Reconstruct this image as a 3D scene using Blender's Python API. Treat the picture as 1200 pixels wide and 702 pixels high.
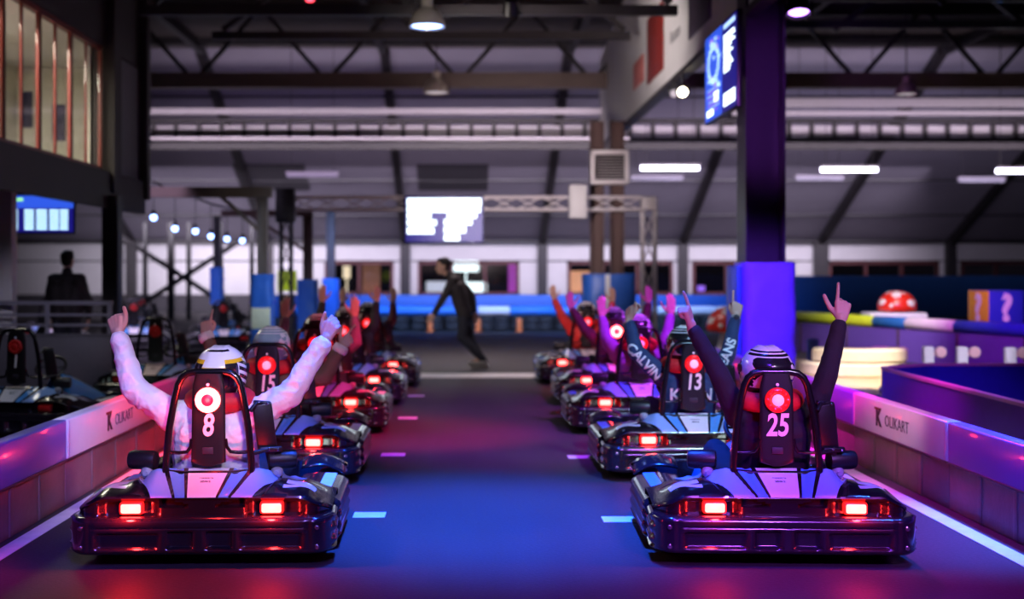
import bpy, bmesh, math, random
from mathutils import Vector, Matrix, noise
from mathutils.bvhtree import BVHTree
random.seed(7)
V = Vector
PI = math.pi
SC = bpy.context.scene
COL = SC.collection
for _o in list(bpy.data.objects):
    bpy.data.objects.remove(_o)

# ------------------------------------------------------------------ camera, world, lights, exposure
cam_d = bpy.data.cameras.new('camera'); cam = bpy.data.objects.new('camera', cam_d); COL.objects.link(cam)
cam.location = (0, 0, 1.45); cam.rotation_euler = (PI/2, 0, 0)
cam_d.sensor_fit = 'HORIZONTAL'; cam_d.sensor_width = 36; cam_d.lens = 43.5
cam_d.shift_x = 55/1200; cam_d.shift_y = -32/1200
cam_d.clip_end = 200; cam_d.clip_start = .05
cam_d.dof.use_dof = True; cam_d.dof.focus_distance = 6.35; cam_d.dof.aperture_fstop = 1.25; cam_d.dof.aperture_blades = 9
SC.camera = cam
vs = SC.view_settings
SC.display_settings.display_device = 'sRGB'
vs.view_transform = 'Standard'; vs.look = 'None'; vs.gamma = 1; vs.exposure = 0; vs.use_curve_mapping = False
SC.cycles.use_denoising = True
SC.cycles.max_bounces = 6; SC.cycles.diffuse_bounces = 3; SC.cycles.glossy_bounces = 3
SC.cycles.transparent_max_bounces = 12
SC.cycles.caustics_reflective = False; SC.cycles.caustics_refractive = False
SC.cycles.sample_clamp_indirect = 4
w = bpy.data.worlds.new('hall_air'); SC.world = w; w.use_nodes = True
w.node_tree.nodes['Background'].inputs[0].default_value = (.36, .28, .5, 1)
w.node_tree.nodes['Background'].inputs[1].default_value = .009

def lamp(kind, name, loc, target, color, power, size=.3, angle=60, blend=.6, sy=None):
    d = bpy.data.lights.new(name, kind); o = bpy.data.objects.new(name, d); COL.objects.link(o)
    o.location = loc
    o.rotation_euler = (V(target)-V(loc)).to_track_quat('-Z', 'Y').to_euler()
    d.color = color; d.energy = power
    if kind == 'SPOT':
        d.spot_size = math.radians(angle); d.spot_blend = blend; d.shadow_soft_size = size
    elif kind == 'AREA':
        d.size = size
        if sy: d.shape = 'RECTANGLE'; d.size_y = sy
    else: d.shadow_soft_size = size
    return o
BLUE, MAG, PUR, COOL = (.015, .10, 1), (1, .02, .5), (.36, .10, 1), (.85, .82, 1)
lamp('SPOT', 'blue_floor_wash', (.3, 6.6, 6.3), (.15, 7.3, 0), BLUE, 15000, .25, 34, 1)
lamp('SPOT', 'blue_side_wash', (3.6, 6.0, 5.6), (2.72, 6.9, 0), (.02, .12, 1), 12000, .2, 24, 1)
lamp('SPOT', 'indigo_front_floor', (.9, 2.8, 5.5), (.9, 5.0, 0), (.14, .02, 1), 2600, .3, 40, .9)
lamp('SPOT', 'violet_left_wash', (-.2, 1.0, 3.6), (-1.2, 6.4, .50), (.30, .18, 1), 1000, .25, 28, .9)
lamp('SPOT', 'magenta_right_wash', (1.9, 7.4, 5.4), (3.0, 10.2, .3), (1, .01, .75), 5200, .15, 24, .9)
lamp('SPOT', 'magenta_left_wash', (-1.6, 9.0, 4.2), (-2.5, 6.0, .40), (1, .02, .45), 700, .12, 13, .9)
lamp('SPOT', 'red_far_left_wash', (1.6, 8.6, 5.0), (-.55, 11.2, 0), (1, .02, .12), 3000, .15, 28, .9)
lamp('SPOT', 'rose_far_left_wash', (1.2, 9.0, 4.2), (-1.4, 13.2, .8), (1, .45, .55), 420, .15, 34, .9)
lamp('SPOT', 'red_left_board_fill', (-1.5, 10.6, 4.4), (-2.45, 9.6, .12), (1, .02, .06), 2400, .1, 34, .9)  # added red light for the left boards; no fixture hangs there
lamp('SPOT', 'red_low_board_fill', (-.4, 3.4, .8), (-2.45, 6.0, .12), (1, .02, .08), 45, .1, 34, .9)  # low red fill added for the near left boards, source unseen
lamp('SPOT', 'beam_fill', (4.9, 16.5, 4.2), (6.9, 20.6, .55), (1, .92, .96), 1500, .15, 36, .9)  # added fill to lift the padded beams; no lamp stands here
lamp('SPOT', 'magenta_low_right', (2.45, 10.6, 2.6), (2.95, 7.6, .12), (.85, .01, .75), 550, .1, 40, .9)
lamp('SPOT', 'rail_fill', (-3.5, 9.0, 3.0), (-4.9, 14.5, .8), (.8, .75, 1), 260, .1, 22, .9)  # unseen fill added to brighten the grey railing
lamp('SPOT', 'blue_right_panel', (1.7, 4.4, 2.4), (2.95, 6.6, .42), (.14, .06, 1), 420, .1, 36, .9)
lamp('SPOT', 'blue_left_panel', (-.9, 3.4, 2.6), (-2.45, 6.2, .42), (.12, .07, 1), 420, .1, 34, .9)
lamp('SPOT', 'violet_mid_floor', (.4, 8.4, 5.6), (.35, 10.2, 0), (.30, .02, .9), 2600, .15, 30, 1)
lamp('SPOT', 'dome_fill', (-.5, 9.0, 3.0), (-.5, 17.5, 4.85), (1, .9, .82), 420, .15, 14, .8)  # added so the pendant domes show; not a real fitting
lamp('SPOT', 'far_right_soft', (.9, 11.5, 4.0), (1.4, 16.4, .95), (1, .72, .72), 620, .2, 20, .9)  # added fill on the farthest right driver, without a fixture
lamp('SPOT', 'walker_soft', (-2.0, 12.8, 3.4), (-.2, 18.2, 1.1), (1, .88, .86), 340, .25, 20, .9)  # fill added for the walker's face; no lamp modelled
lamp('SPOT', 'panel_fill_right', (1.3, 7.1, 2.3), (2.95, 8.5, .42), (.80, .76, 1), 150, .1, 26, .9)  # unseen fill added to brighten the white emblem panel
lamp('SPOT', 'violet_left_panel', (-.2, 5.4, 2.6), (-2.45, 8.2, .45), (.34, .30, 1), 600, .1, 26, .9)
lamp('SPOT', 'gantry_wash', (.4, 16, 2.6), (1.2, 24, 2.75), (1, .86, .88), 2000, .2, 40, .8)  # added to brighten the gantry truss, source unseen
lamp('SPOT', 'pad_wash', (-.6, 14.5, 3.4), (-3.3, 22, .7), (.55, .75, 1), 900, .2, 30, .9)  # added light on the left blue pads; has no fixture
lamp('SPOT', 'toadstool_fill', (6.6, 18.2, 4.6), (7.7, 22, .9), (1, .9, .95), 520, .1, 18, .6)  # unseen fill added because the toadstool stays dark otherwise
lamp('SPOT', 'box_spot', (5.6, 14.4, 3.8), (8.0, 18.7, .9), (1, .85, .95), 420, .1, 14, .6)
lamp('SPOT', 'violet_far_wash', (3.0, 9.0, 5.0), (1.4, 12.4, .5), (.50, .06, 1), 2400, .2, 44, .9)
lamp('SPOT', 'violet_column_wash', (2.0, 9.0, 4.8), (3.4, 14.0, .9), (.26, .08, 1), 3600, .15, 20, .8)
lamp('SPOT', 'violet_front_wash', (2.4, .5, 3.8), (1.6, 6.2, .5), (.44, .09, 1), 1900, .3, 24, .9)
lamp('SPOT', 'soft_key_left', (1.2, 1.2, 4.6), (-1.35, 6.5, .95), (1, .95, 1), 1250, .35, 13, .8)
lamp('SPOT', 'soft_key_right', (3.4, 1.5, 4.4), (1.6, 6.6, 1.0), (.86, .70, 1), 800, .35, 12, .8)
lamp('SPOT', 'lilac_second_left', (.2, 4.2, 4.5), (-1.4, 8.8, .95), (.95, .78, 1), 480, .2, 15, .9)  # added for the second left driver's helmet and hand, no fixture
lamp('SPOT', 'cyan_second_row', (2.6, 5.0, 4.6), (1.58, 8.9, .75), (.38, .66, 1), 1300, .2, 22, .9)
lamp('SPOT', 'warm_pit_spot', (5.4, 13.0, 5.2), (5.3, 16.2, 0), (1, .80, .62), 3600, .1, 22, .6)
lamp('SPOT', 'magenta_back_right', (6.2, 13.6, 3.4), (7.3, 19.0, .2), (.6, .04, .8), 1500, .15, 40, .9)
lamp('SPOT', 'violet_hairpin', (3.4, 6.2, 4.4), (4.0, 10.4, .4), (.42, .06, 1), 1500, .15, 34, .9)
def wash(*a, spread=100, **k):
    o = lamp('AREA', *a, **k); o.data.spread = math.radians(spread); return o
wash('back_wall_wash', (2, 39.5, 4.4), (2, 45, 1.5), (.86, .76, .95), 400, 26, sy=1.0, spread=64)
wash('roof_wash_right', (10, 30.5, 3.7), (10, 40, 5.6), (.78, .68, 1), 125, 12, sy=.6)
wash('roof_wash_left', (-3, 31, 3.9), (-3, 39, 5.4), (.66, .48, .95), 40, 10, sy=.6)
wash('lattice_wash', (3, 26.6, 3.6), (3, 30, 4.9), (.85, .72, .85), 260, 22, sy=.3, spread=60)  # added strip of light to brighten the pale lattice panel
wash('track_far_fill', (.3, 20.5, 5.0), (.3, 20.5, 0), (1, .80, .82), 115, 2.4)
wash('blue_hoarding_wash', (1, 27.2, 2.9), (1, 31, .6), (.25, .45, 1), 230, 11, sy=.4, spread=80)
wash('pit_fill', (-6.5, 21, 3.6), (-6.5, 23, 0), (.75, .6, 1), 110, 4)
wash('pit_wall_wash', (-9.5, 36, 3.6), (-9.5, 45, 1.3), (.85, .78, .95), 120, 8, sy=.6, spread=64)  # added to brighten the far left wall, no fitting there
lamp('SPOT', 'pit_near_fill', (-2.9, 8.6, 3.6), (-3.9, 11.0, .45), (.7, .8, 1), 110, .15, 40, .9)  # added fill on the nearest parked kart, source unseen
lamp('SPOT', 'column_top_violet', (1.8, 8.5, 2.6), (3.4, 14.2, 3.4), (.5, .12, 1), 900, .15, 22, .9)
lamp('SPOT', 'post_fill', (4.9, 9.2, 3.2), (5.45, 13.5, .5), (.85, .75, 1), 950, .1, 16, .8)  # added fill to brighten the white track posts
wash('bulkhead_wash', (-.5, 17, 3.9), (3.1, 20, 5.6), (1, .88, .82), 48, 2, spread=70)
wash('ceiling_blue', (7, 18, 5.2), (7.5, 19, 7.5), (.1, .35, 1), 60, 1.5)
wash('ceiling_dim', (0, 20, 3.6), (0, 24, 7.5), (1, .62, .62), 22, 6)

# ------------------------------------------------------------------ helpers
def smooth(a, b, x):
    t = max(0., min(1., (x-a)/(b-a))); return t*t*(3-2*t)
def slot(x, a, b, wd): return smooth(a-wd, a+wd, x)-smooth(b-wd, b+wd, x)
def tag(o, label=None, cat=None, group=None, kind=None):
    if label: o['label'] = label
    if cat: o['category'] = cat
    if group: o['group'] = group
    if kind: o['kind'] = kind
    return o
def empty(name, loc=(0, 0, 0), rz=0, label=None, cat=None, group=None):
    o = bpy.data.objects.new(name, None); COL.objects.link(o); o.location = loc; o.rotation_euler = (0, 0, rz)
    o.empty_display_size = .1
    return tag(o, label, cat, group)
def basis(d):
    d = V(d).normalized(); u = V((0, 0, 1)) if abs(d.z) < .9 else V((1, 0, 0))
    a = d.cross(u).normalized(); return a, d.cross(a).normalized(), d

class MB:
    def __init__(s): s.bm = bmesh.new()
    def quad(s, vs, m=0):
        f = s.bm.faces.new([s.bm.verts.new(v) for v in vs]); f.material_index = m
    def box(s, c, size, rot=None, bevel=0, m=0, seg=2):
        mt = Matrix.Translation(V(c))
        if rot is not None:
            from mathutils import Euler
            mt = mt @ Euler(rot).to_matrix().to_4x4()
        mt = mt @ Matrix.Diagonal((size[0], size[1], size[2], 1))
        r = bmesh.ops.create_cube(s.bm, size=1, matrix=mt)
        fs = {f for v in r['verts'] for f in v.link_faces}
        for f in fs: f.material_index = m
        if bevel:
            es = list({e for v in r['verts'] for e in v.link_edges})
            bmesh.ops.bevel(s.bm, geom=es, offset=min(bevel, min(size)*.49), segments=seg, affect='EDGES', profile=.5)
    def bar(s, p0, p1, wd, ht=None, m=0):
        p0, p1 = V(p0), V(p1); d = (p1-p0); L = d.length; d.normalize()
        up = V((0, 0, 1)) if abs(d.z) < .95 else V((0, 1, 0))
        x = d.cross(up).normalized(); z = x.cross(d).normalized()
        ht = ht or wd
        mt = Matrix((x*wd, d*L, z*ht)).transposed().to_4x4(); mt.translation = (p0+p1)/2
        r = bmesh.ops.create_cube(s.bm, size=1, matrix=mt)
        for f in {f for v in r['verts'] for f in v.link_faces}: f.material_index = m
    def rings(s, rs, m=0, cap=True, closed=False):
        n = len(rs[0]); vv = [[s.bm.verts.new(p) for p in r] for r in rs]
        rng = range(len(vv)) if closed else range(len(vv)-1)
        for i in rng:
            a, b = vv[i], vv[(i+1) % len(vv)]
            for j in range(n):
                k = (j+1) % n
                f = s.bm.faces.new((a[j], a[k], b[k], b[j])); f.material_index = m
        if cap and not closed:
            f = s.bm.faces.new(vv[0][::-1]); f.material_index = m
            f = s.bm.faces.new(vv[-1]); f.material_index = m
    def tube(s, pts, r, seg=8, m=0, closed=False):
        pts = [V(p) for p in pts]; n = len(pts); rs = []
        prev = None
        for i, p in enumerate(pts):
            if closed: d = pts[(i+1) % n]-pts[i-1]
            else: d = pts[min(i+1, n-1)]-pts[max(i-1, 0)]
            d.normalize()
            if prev is None: a, b, _ = basis(d)
            else:
                a = (prev-d*prev.dot(d)).normalized(); b = d.cross(a)
            prev = a
            rr = r[i] if isinstance(r, (list, tuple)) else r
            rs.append([p+(a*math.cos(t)+b*math.sin(t))*rr for t in (2*PI*k/seg for k in range(seg))])
        s.rings(rs, m, True, closed)
    def cyl(s, p0, p1, r0, r1=None, seg=16, m=0): s.tube([p0, p1], [r0, r0 if r1 is None else r1], seg, m)
    def lathe(s, prof, c=(0, 0, 0), axis=(0, 0, 1), seg=24, m=0, cap=True):
        a, b, d = basis(axis); c = V(c)
        s.rings([[c+d*z+(a*math.cos(t)+b*math.sin(t))*max(r, 1e-4) for t in (2*PI*k/seg for k in range(seg))] for r, z in prof], m, cap)
    def ball(s, c, r, seg=16, rg=10, m=0, rot=None):
        if not isinstance(r, (tuple, list)): r = (r, r, r)
        R = rot or Matrix.Identity(3); c = V(c); rs = []
        for i in range(1, rg):
            t = PI*i/rg
            rs.append([c+R @ V((r[0]*math.sin(t)*math.cos(p), r[1]*math.sin(t)*math.sin(p), -r[2]*math.cos(t))) for p in (2*PI*k/seg for k in range(seg))])
        s.rings(rs, m)
    def rcone(s, p0, r0, p1, r1, seg=14):
        p0, p1 = V(p0), V(p1); d = p1-p0
        a, b, d = basis(d if d.length > 1e-6 else V((0, 0, 1))); rs = []
        L = (p1-p0).length
        for k in range(5):
            t = PI/2*k/4.2+.05
            rs.append((p0-d*r0*math.cos(t), r0*math.sin(t)))
        for k in range(5):
            t = PI/2*(4-k)/4.2+.05
            rs.append((p1+d*r1*math.cos(t), r1*math.sin(t)))
        s.rings([[c+(a*math.cos(t)+b*math.sin(t))*r for t in (2*PI*k/seg for k in range(seg))] for c, r in rs])
    def prism(s, poly, d0, d1, plane='xz', m=0):
        f = {'xz': lambda p, d: (p[0], d, p[1]), 'xy': lambda p, d: (p[0], p[1], d), 'yz': lambda p, d: (d, p[0], p[1])}[plane]
        s.rings([[V(f(p, d0)) for p in poly], [V(f(p, d1)) for p in poly]], m)
    def grid(s, rows, m=0):
        vv = [[s.bm.verts.new(p) for p in r] for r in rows]
        for i in range(len(vv)-1):
            for j in range(len(vv[0])-1):
                f = s.bm.faces.new((vv[i][j], vv[i][j+1], vv[i+1][j+1], vv[i+1][j])); f.material_index = m
    def mesh(s, name, smooth_angle=40):
        bmesh.ops.recalc_face_normals(s.bm, faces=s.bm.faces)
        me = bpy.data.meshes.new(name); s.bm.to_mesh(me); s.bm.free()
        me.shade_smooth()
        if smooth_angle is not None: me.set_sharp_from_angle(angle=math.radians(smooth_angle))
        return me
    def build(s, name, mats, parent=None, smooth_angle=40, loc=None):
        me = s.mesh(name, smooth_angle)
        for m in (mats if isinstance(mats, (list, tuple)) else [mats]): me.materials.append(m)
        o = bpy.data.objects.new(name, me); COL.objects.link(o)
        if parent: o.parent = parent
        if loc is not None: o.location = loc
        return o
def copy_tree(o, parent=None):
    c = o.copy(); COL.objects.link(c)
    if parent is not None: c.parent = parent
    for ch in list(o.children): copy_tree(ch, c)
    return c

# ------------------------------------------------------------------ materials
def newmat(name):
    m = bpy.data.materials.new(name); m.use_nodes = True
    nt = m.node_tree; return m, nt, nt.nodes['Principled BSDF']
def mat(name, col, rough=.5, metal=0, var=.12, scale=14, bump=0, bscale=60, emit=None, estr=0, coat=0, spec=.5, sheen=0):
    m, nt, b = newmat(name)
    tc = nt.nodes.new('ShaderNodeTexCoord')
    n = nt.nodes.new('ShaderNodeTexNoise'); n.inputs['Scale'].default_value = scale; n.inputs['Detail'].default_value = 3
    nt.links.new(tc.outputs['Object'], n.inputs['Vector'])
    mx = nt.nodes.new('ShaderNodeMix'); mx.data_type = 'RGBA'
    mx.inputs[6].default_value = (*[c*(1-var) for c in col], 1); mx.inputs[7].default_value = (*[min(1, c*(1+var)) for c in col], 1)
    nt.links.new(n.outputs['Fac'], mx.inputs[0]); nt.links.new(mx.outputs[2], b.inputs['Base Color'])
    b.inputs['Roughness'].default_value = rough; b.inputs['Metallic'].default_value = metal
    b.inputs['Coat Weight'].default_value = coat; b.inputs['Coat Roughness'].default_value = .08
    b.inputs['Specular IOR Level'].default_value = spec
    if sheen: b.inputs['Sheen Weight'].default_value = sheen
    if bump:
        n2 = nt.nodes.new('ShaderNodeTexNoise'); n2.inputs['Scale'].default_value = bscale; n2.inputs['Detail'].default_value = 4
        nt.links.new(tc.outputs['Object'], n2.inputs['Vector'])
        bp = nt.nodes.new('ShaderNodeBump'); bp.inputs['Strength'].default_value = bump; bp.inputs['Distance'].default_value = .02
        nt.links.new(n2.outputs['Fac'], bp.inputs['Height']); nt.links.new(bp.outputs['Normal'], b.inputs['Normal'])
    if emit:
        b.inputs['Emission Color'].default_value = (*emit, 1); b.inputs['Emission Strength'].default_value = estr
    return m
def glow(name, col, strength): return mat(name, tuple(min(1, c)*.4 for c in col), .4, emit=col, estr=strength, var=.02)
class X:                                    # tiny node arithmetic
    def __init__(s, nt): s.nt = nt
    def m(s, op, a, b=None, c=None):
        n = s.nt.nodes.new('ShaderNodeMath'); n.operation = op
        for i, v in enumerate((a, b, c)):
            if v is None: continue
            if isinstance(v, (int, float)): n.inputs[i].default_value = v
            else: s.nt.links.new(v, n.inputs[i])
        return n.outputs[0]
    def between(s, v, a, b): return s.m('MULTIPLY', s.m('GREATER_THAN', v, a), s.m('LESS_THAN', v, b))
    def mix(s, f, a, b):
        n = s.nt.nodes.new('ShaderNodeMix'); n.data_type = 'RGBA'
        if isinstance(f, (int, float)): n.inputs[0].default_value = f
        else: s.nt.links.new(f, n.inputs[0])
        for i, v in ((6, a), (7, b)):
            if isinstance(v, tuple): n.inputs[i].default_value = (*v, 1)
            else: s.nt.links.new(v, n.inputs[i])
        return n.outputs[2]
    def xyz(s):
        t = s.nt.nodes.new('ShaderNodeTexCoord'); q = s.nt.nodes.new('ShaderNodeSeparateXYZ')
        s.nt.links.new(t.outputs['Object'], q.inputs[0]); s.vec = t.outputs['Object']
        return q.outputs
M = {}
M['plastic'] = mat('glossy_black_plastic', (.014, .011, .016), .2, coat=.5, var=.3)
M['plastic_matt'] = mat('matt_black_plastic', (.007, .006, .008), .42, bump=.05, bscale=200)
M['tube'] = mat('black_tube_steel', (.006, .005, .007), .25, coat=.3)
M['rubber'] = mat('tyre_rubber', (.012, .012, .012), .75, bump=.2)
M['steel'] = mat('bright_steel', (.6, .6, .62), .25, 1)
M['white_print'] = mat('white_print', (.82, .80, .84), .4)
M['blue_print'] = mat('blue_print', (.05, .32, .80), .3)
M['lamp_core'] = glow('tail_lamp_core', (1, .04, .035), 24)
M['lamp_lens'] = glow('tail_lamp_lens', (1, .01, .01), 2.2)
M['beacon_hot'] = glow('beacon_ring_lit', (1, .05, .05), 26)
M['beacon_hot_centre'] = glow('beacon_centre_lit', (1, .01, .06), 1.2)
M['beacon_red'] = mat('beacon_red_lens', (.75, .01, .015), .2, coat=.5, emit=(1, .01, .01), estr=.55)
M['beacon_pale'] = mat('beacon_pale_centre', (.8, .66, .85), .3, emit=(1, .5, .7), estr=.35)
M['beacon_off'] = mat('beacon_dull_lens', (.5, .015, .015), .3)
M['headlamp'] = glow('headlamp_glow', (.75, 1, .95), 14)
M['seat_black'] = mat('seat_black', (.006, .005, .007), .35, bump=.05, bscale=150)
M['grey'] = mat('grey_plastic', (.35, .34, .37), .35)
M['skin'] = mat('skin', (.62, .36, .27), .5, bump=.08, bscale=120, var=.08, spec=.4)
M['hair'] = mat('dark_hair', (.015, .011, .01), .6, bump=.5, bscale=90)
M['jeans'] = mat('dark_trousers', (.02, .02, .035), .85, bump=.2, bscale=160)
M['shoe'] = mat('grey_shoe', (.45, .42, .42), .6)
M['visor'] = mat('dark_visor', (.02, .02, .03), .08, coat=1)
M['red_brace'] = mat('red_neck_brace', (.62, .012, .02), .65, bump=.15, bscale=80)

def kart_deck_mat():
    m, nt, b = newmat('kart_deck_livery'); x = X(nt); px_, py_, pz_ = x.xyz()
    a = x.m('ABSOLUTE', px_); t = x.m('DIVIDE', x.m('SUBTRACT', py_, .08), .22)
    ln = lambda c, k: x.m('MULTIPLY_ADD', t, k, c)
    def band(lo, hi): return x.m('MULTIPLY', x.m('GREATER_THAN', a, lo), x.m('LESS_THAN', a, hi))
    top = x.m('GREATER_THAN', pz_, .337)
    label = x.m('LESS_THAN', a, ln(.072, .035))
    s1 = band(ln(.085, .045), ln(.135, .075)); s2 = band(ln(.15, .085), ln(.255, .10))
    s3 = band(.39, .535)
    s3 = x.m('MULTIPLY', s3, x.between(x.m('ADD', py_, x.m('MULTIPLY', a, -.35)), .02, .065))
    s4 = x.m('MULTIPLY', band(.40, .56), x.between(x.m('ADD', py_, x.m('MULTIPLY', a, .15)), .29, .38))
    c = x.mix(x.m('MULTIPLY', label, top), (.008, .006, .009), (.86, .82, .86))
    c = x.mix(x.m('MULTIPLY', s1, top), c, (.10, .36, .84))
    c = x.mix(x.m('MULTIPLY', s2, top), c, (.30, .48, .86))
    c = x.mix(x.m('MULTIPLY', s3, top), c, (.72, .68, .72))
    c = x.mix(x.m('MULTIPLY', s4, top), c, (.75, .76, .80))
    # small print on the label
    tl = x.m('MULTIPLY', x.m('LESS_THAN', a, .035), x.between(py_, .205, .214))
    tl2 = x.m('MULTIPLY', x.m('LESS_THAN', a, .026), x.between(py_, .175, .190))
    nz = nt.nodes.new('ShaderNodeTexNoise'); nz.inputs['Scale'].default_value = 260
    nt.links.new(x.vec, nz.inputs['Vector'])
    tt = x.m('MULTIPLY', x.m('ADD', tl, tl2), x.m('GREATER_THAN', nz.outputs['Fac'], .47))
    c = x.mix(tt, c, (.05, .04, .07))
    nt.links.new(c, b.inputs['Base Color']); b.inputs['Roughness'].default_value = .25
    b.inputs['Coat Weight'].default_value = .6; b.inputs['Coat Roughness'].default_value = .07
    return m
M['deck'] = kart_deck_mat()

def helmet_mat(name, base, dark, line, kind):
    m, nt, b = newmat(name); x = X(nt); hx, hy, hz = x.xyz()
    ang = x.m('ARCTAN2', hx, x.m('MULTIPLY', hy, -1.))
    zig = x.m('PINGPONG', ang, .34)
    if kind == 'band':
        z2 = x.m('ADD', hz, x.m('MULTIPLY', x.m('LESS_THAN', x.m('ABSOLUTE', ang), .42), .035))
        low = x.m('LESS_THAN', z2, .082)
        yl = x.m('MULTIPLY', x.between(z2, .064, .083), x.m('LESS_THAN', x.m('ABSOLUTE', ang), 1.5))
        st = x.m('MULTIPLY', x.between(hz, .120, .1285), x.m('LESS_THAN', x.m('ABSOLUTE', ang), .9))
        side = x.m('MULTIPLY', x.m('GREATER_THAN', x.m('ABSOLUTE', ang), 1.0), x.between(x.m('SINE', x.m('MULTIPLY_ADD', hz, 160, x.m('MULTIPLY', hy, 60))), -.2, 1.))
        low = x.m('MULTIPLY', low, x.m('SUBTRACT', 1., x.m('MULTIPLY', x.m('GREATER_THAN', x.m('ABSOLUTE', ang), .95), x.m('SUBTRACT', 1., side))))
        c = x.mix(low, base, dark); c = x.mix(st, c, dark); c = x.mix(yl, c, line)
    else:
        vo = nt.nodes.new('ShaderNodeTexVoronoi'); vo.inputs['Scale'].default_value = 13; vo.distance = 'MANHATTAN'
        nt.links.new(x.vec, vo.inputs['Vector'])
        sp = nt.nodes.new('ShaderNodeSeparateColor'); nt.links.new(vo.outputs['Color'], sp.inputs[0])
        patch = x.m('MULTIPLY', x.m('GREATER_THAN', sp.outputs[0], .52), x.m('LESS_THAN', hz, .088))
        low = x.m('LESS_THAN', hz, -.07)
        st = x.m('MULTIPLY', x.between(hz, .094, .106), x.m('LESS_THAN', x.m('ABSOLUTE', ang), 1.7))
        back = x.m('MULTIPLY', x.m('LESS_THAN', x.m('ABSOLUTE', ang), .5), x.between(hz, .02, .085))
        st2 = x.between(hz, .112, .120)
        c = x.mix(x.m('MAXIMUM', patch, low), base, dark); c = x.mix(x.m('MAXIMUM', x.m('MAXIMUM', st, st2), back), c, dark)
    nt.links.new(c, b.inputs['Base Color']); b.inputs['Roughness'].default_value = .25
    b.inputs['Coat Weight'].default_value = .7; b.inputs['Coat Roughness'].default_value = .06
    return m
M['helmet_band'] = helmet_mat('helmet_white_yellow', (.85, .82, .84), (.02, .015, .02), (.85, .50, .02), 'band')
M['helmet_pale'] = helmet_mat('helmet_white_teal', (.84, .84, .86), (.30, .45, .50), (.8, .8, .8), 'patch')
M['helmet_patch'] = helmet_mat('helmet_white_black', (.82, .80, .84), (.012, .01, .014), (.8, .8, .8), 'patch')

# ------------------------------------------------------------------ the hall
def floor_mat():
    m, nt, b = newmat('polished_asphalt'); x = X(nt); x.xyz()
    n1 = nt.nodes.new('ShaderNodeTexNoise'); n1.inputs['Scale'].default_value = .6; n1.inputs['Detail'].default_value = 5
    n2 = nt.nodes.new('ShaderNodeTexNoise'); n2.inputs['Scale'].default_value = 55; n2.inputs['Detail'].default_value = 4
    mp = nt.nodes.new('ShaderNodeMapping'); mp.inputs['Scale'].default_value = (3, .35, 1)
    n3 = nt.nodes.new('ShaderNodeTexNoise'); n3.inputs['Scale'].default_value = 1.6; n3.inputs['Detail'].default_value = 3
    nt.links.new(x.vec, n1.inputs['Vector']); nt.links.new(x.vec, n2.inputs['Vector'])
    nt.links.new(x.vec, mp.inputs[0]); nt.links.new(mp.outputs[0], n3.inputs['Vector'])
    f = x.m('ADD', x.m('MULTIPLY', n1.outputs['Fac'], .5), x.m('MULTIPLY', n3.outputs['Fac'], .5))
    f = x.m('MULTIPLY_ADD', n2.outputs['Fac'], .25, x.m('MULTIPLY', f, .75))
    nt.links.new(x.mix(f, (.030, .028, .031), (.075, .070, .072)), b.inputs['Base Color']); b.inputs['Specular IOR Level'].default_value = .2
    nt.links.new(x.m('MULTIPLY_ADD', n2.outputs['Fac'], .25, .46), b.inputs['Roughness'])
    bp = nt.nodes.new('ShaderNodeBump'); bp.inputs['Strength'].default_value = .18; bp.inputs['Distance'].default_value = .01
    nt.links.new(n2.outputs['Fac'], bp.inputs['Height']); nt.links.new(bp.outputs['Normal'], b.inputs['Normal'])
    return m
M['floor'] = floor_mat()
M['ceiling'] = mat('dark_ceiling_sheet', (.075, .06, .058), .7, var=.3, scale=1.5)
M['roof'] = mat('grey_roof_lining', (.28, .255, .315), .7, var=.12, scale=1.2)
M['wall_white'] = mat('off_white_cladding', (.62, .60, .62), .6, var=.08, scale=2)
M['wall_dark'] = mat('dark_lower_wall', (.05, .045, .055), .6)
M['girder'] = mat('dark_steel_girder', (.022, .018, .022), .5, var=.3, scale=5)
M['girder_brown'] = mat('brown_steel_beam', (.16, .11, .095), .5, var=.2, scale=3)
M['girder_pale'] = mat('pale_steel_rail', (.42, .38, .42), .45)
M['frame_red'] = mat('dark_red_window_frame', (.22, .022, .016), .4)
M['frame_maroon'] = mat('maroon_window_frame', (.10, .018, .022), .5)
M['mezz'] = mat('dark_mezzanine_panel', (.030, .020, .022), .6, var=.3, scale=2)
M['panel_grey'] = mat('grey_violet_panel', (.16, .145, .17), .6)
M['office_white'] = mat('office_paint', (.86, .82, .70), .7)
def glass_mat():
    m = bpy.data.materials.new('window_glass'); m.use_nodes = True; nt = m.node_tree; nt.nodes.clear()
    o = nt.nodes.new('ShaderNodeOutputMaterial'); mx = nt.nodes.new('ShaderNodeMixShader'); t = nt.nodes.new('ShaderNodeBsdfTransparent')
    g = nt.nodes.new('ShaderNodeBsdfGlossy'); g.inputs['Roughness'].default_value = .05
    ns = nt.nodes.new('ShaderNodeTexNoise'); ns.inputs['Scale'].default_value = 3
    mp = nt.nodes.new('ShaderNodeMix'); mp.data_type = 'RGBA'; mp.inputs[6].default_value = (.86, .88, .88, 1); mp.inputs[7].default_value = (.94, .95, .95, 1)
    nt.links.new(ns.outputs['Fac'], mp.inputs[0]); nt.links.new(mp.outputs[2], t.inputs[0])
    mx.inputs[0].default_value = .10; nt.links.new(t.outputs[0], mx.inputs[1]); nt.links.new(g.outputs[0], mx.inputs[2])
    nt.links.new(mx.outputs[0], o.inputs[0]); return m
M['glass'] = glass_mat()
def struct(name, mb, mats, parent=None):
    o = mb.build(name, mats, parent)
    if parent is None: o['kind'] = 'structure'
    return o
m = MB(); m.box((2, 19, -.05), (40, 58, .1)); struct('floor', m, M['floor'])
m = MB(); m.box((2, 12.75, 7.6), (40, 41.5, .16))
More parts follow.
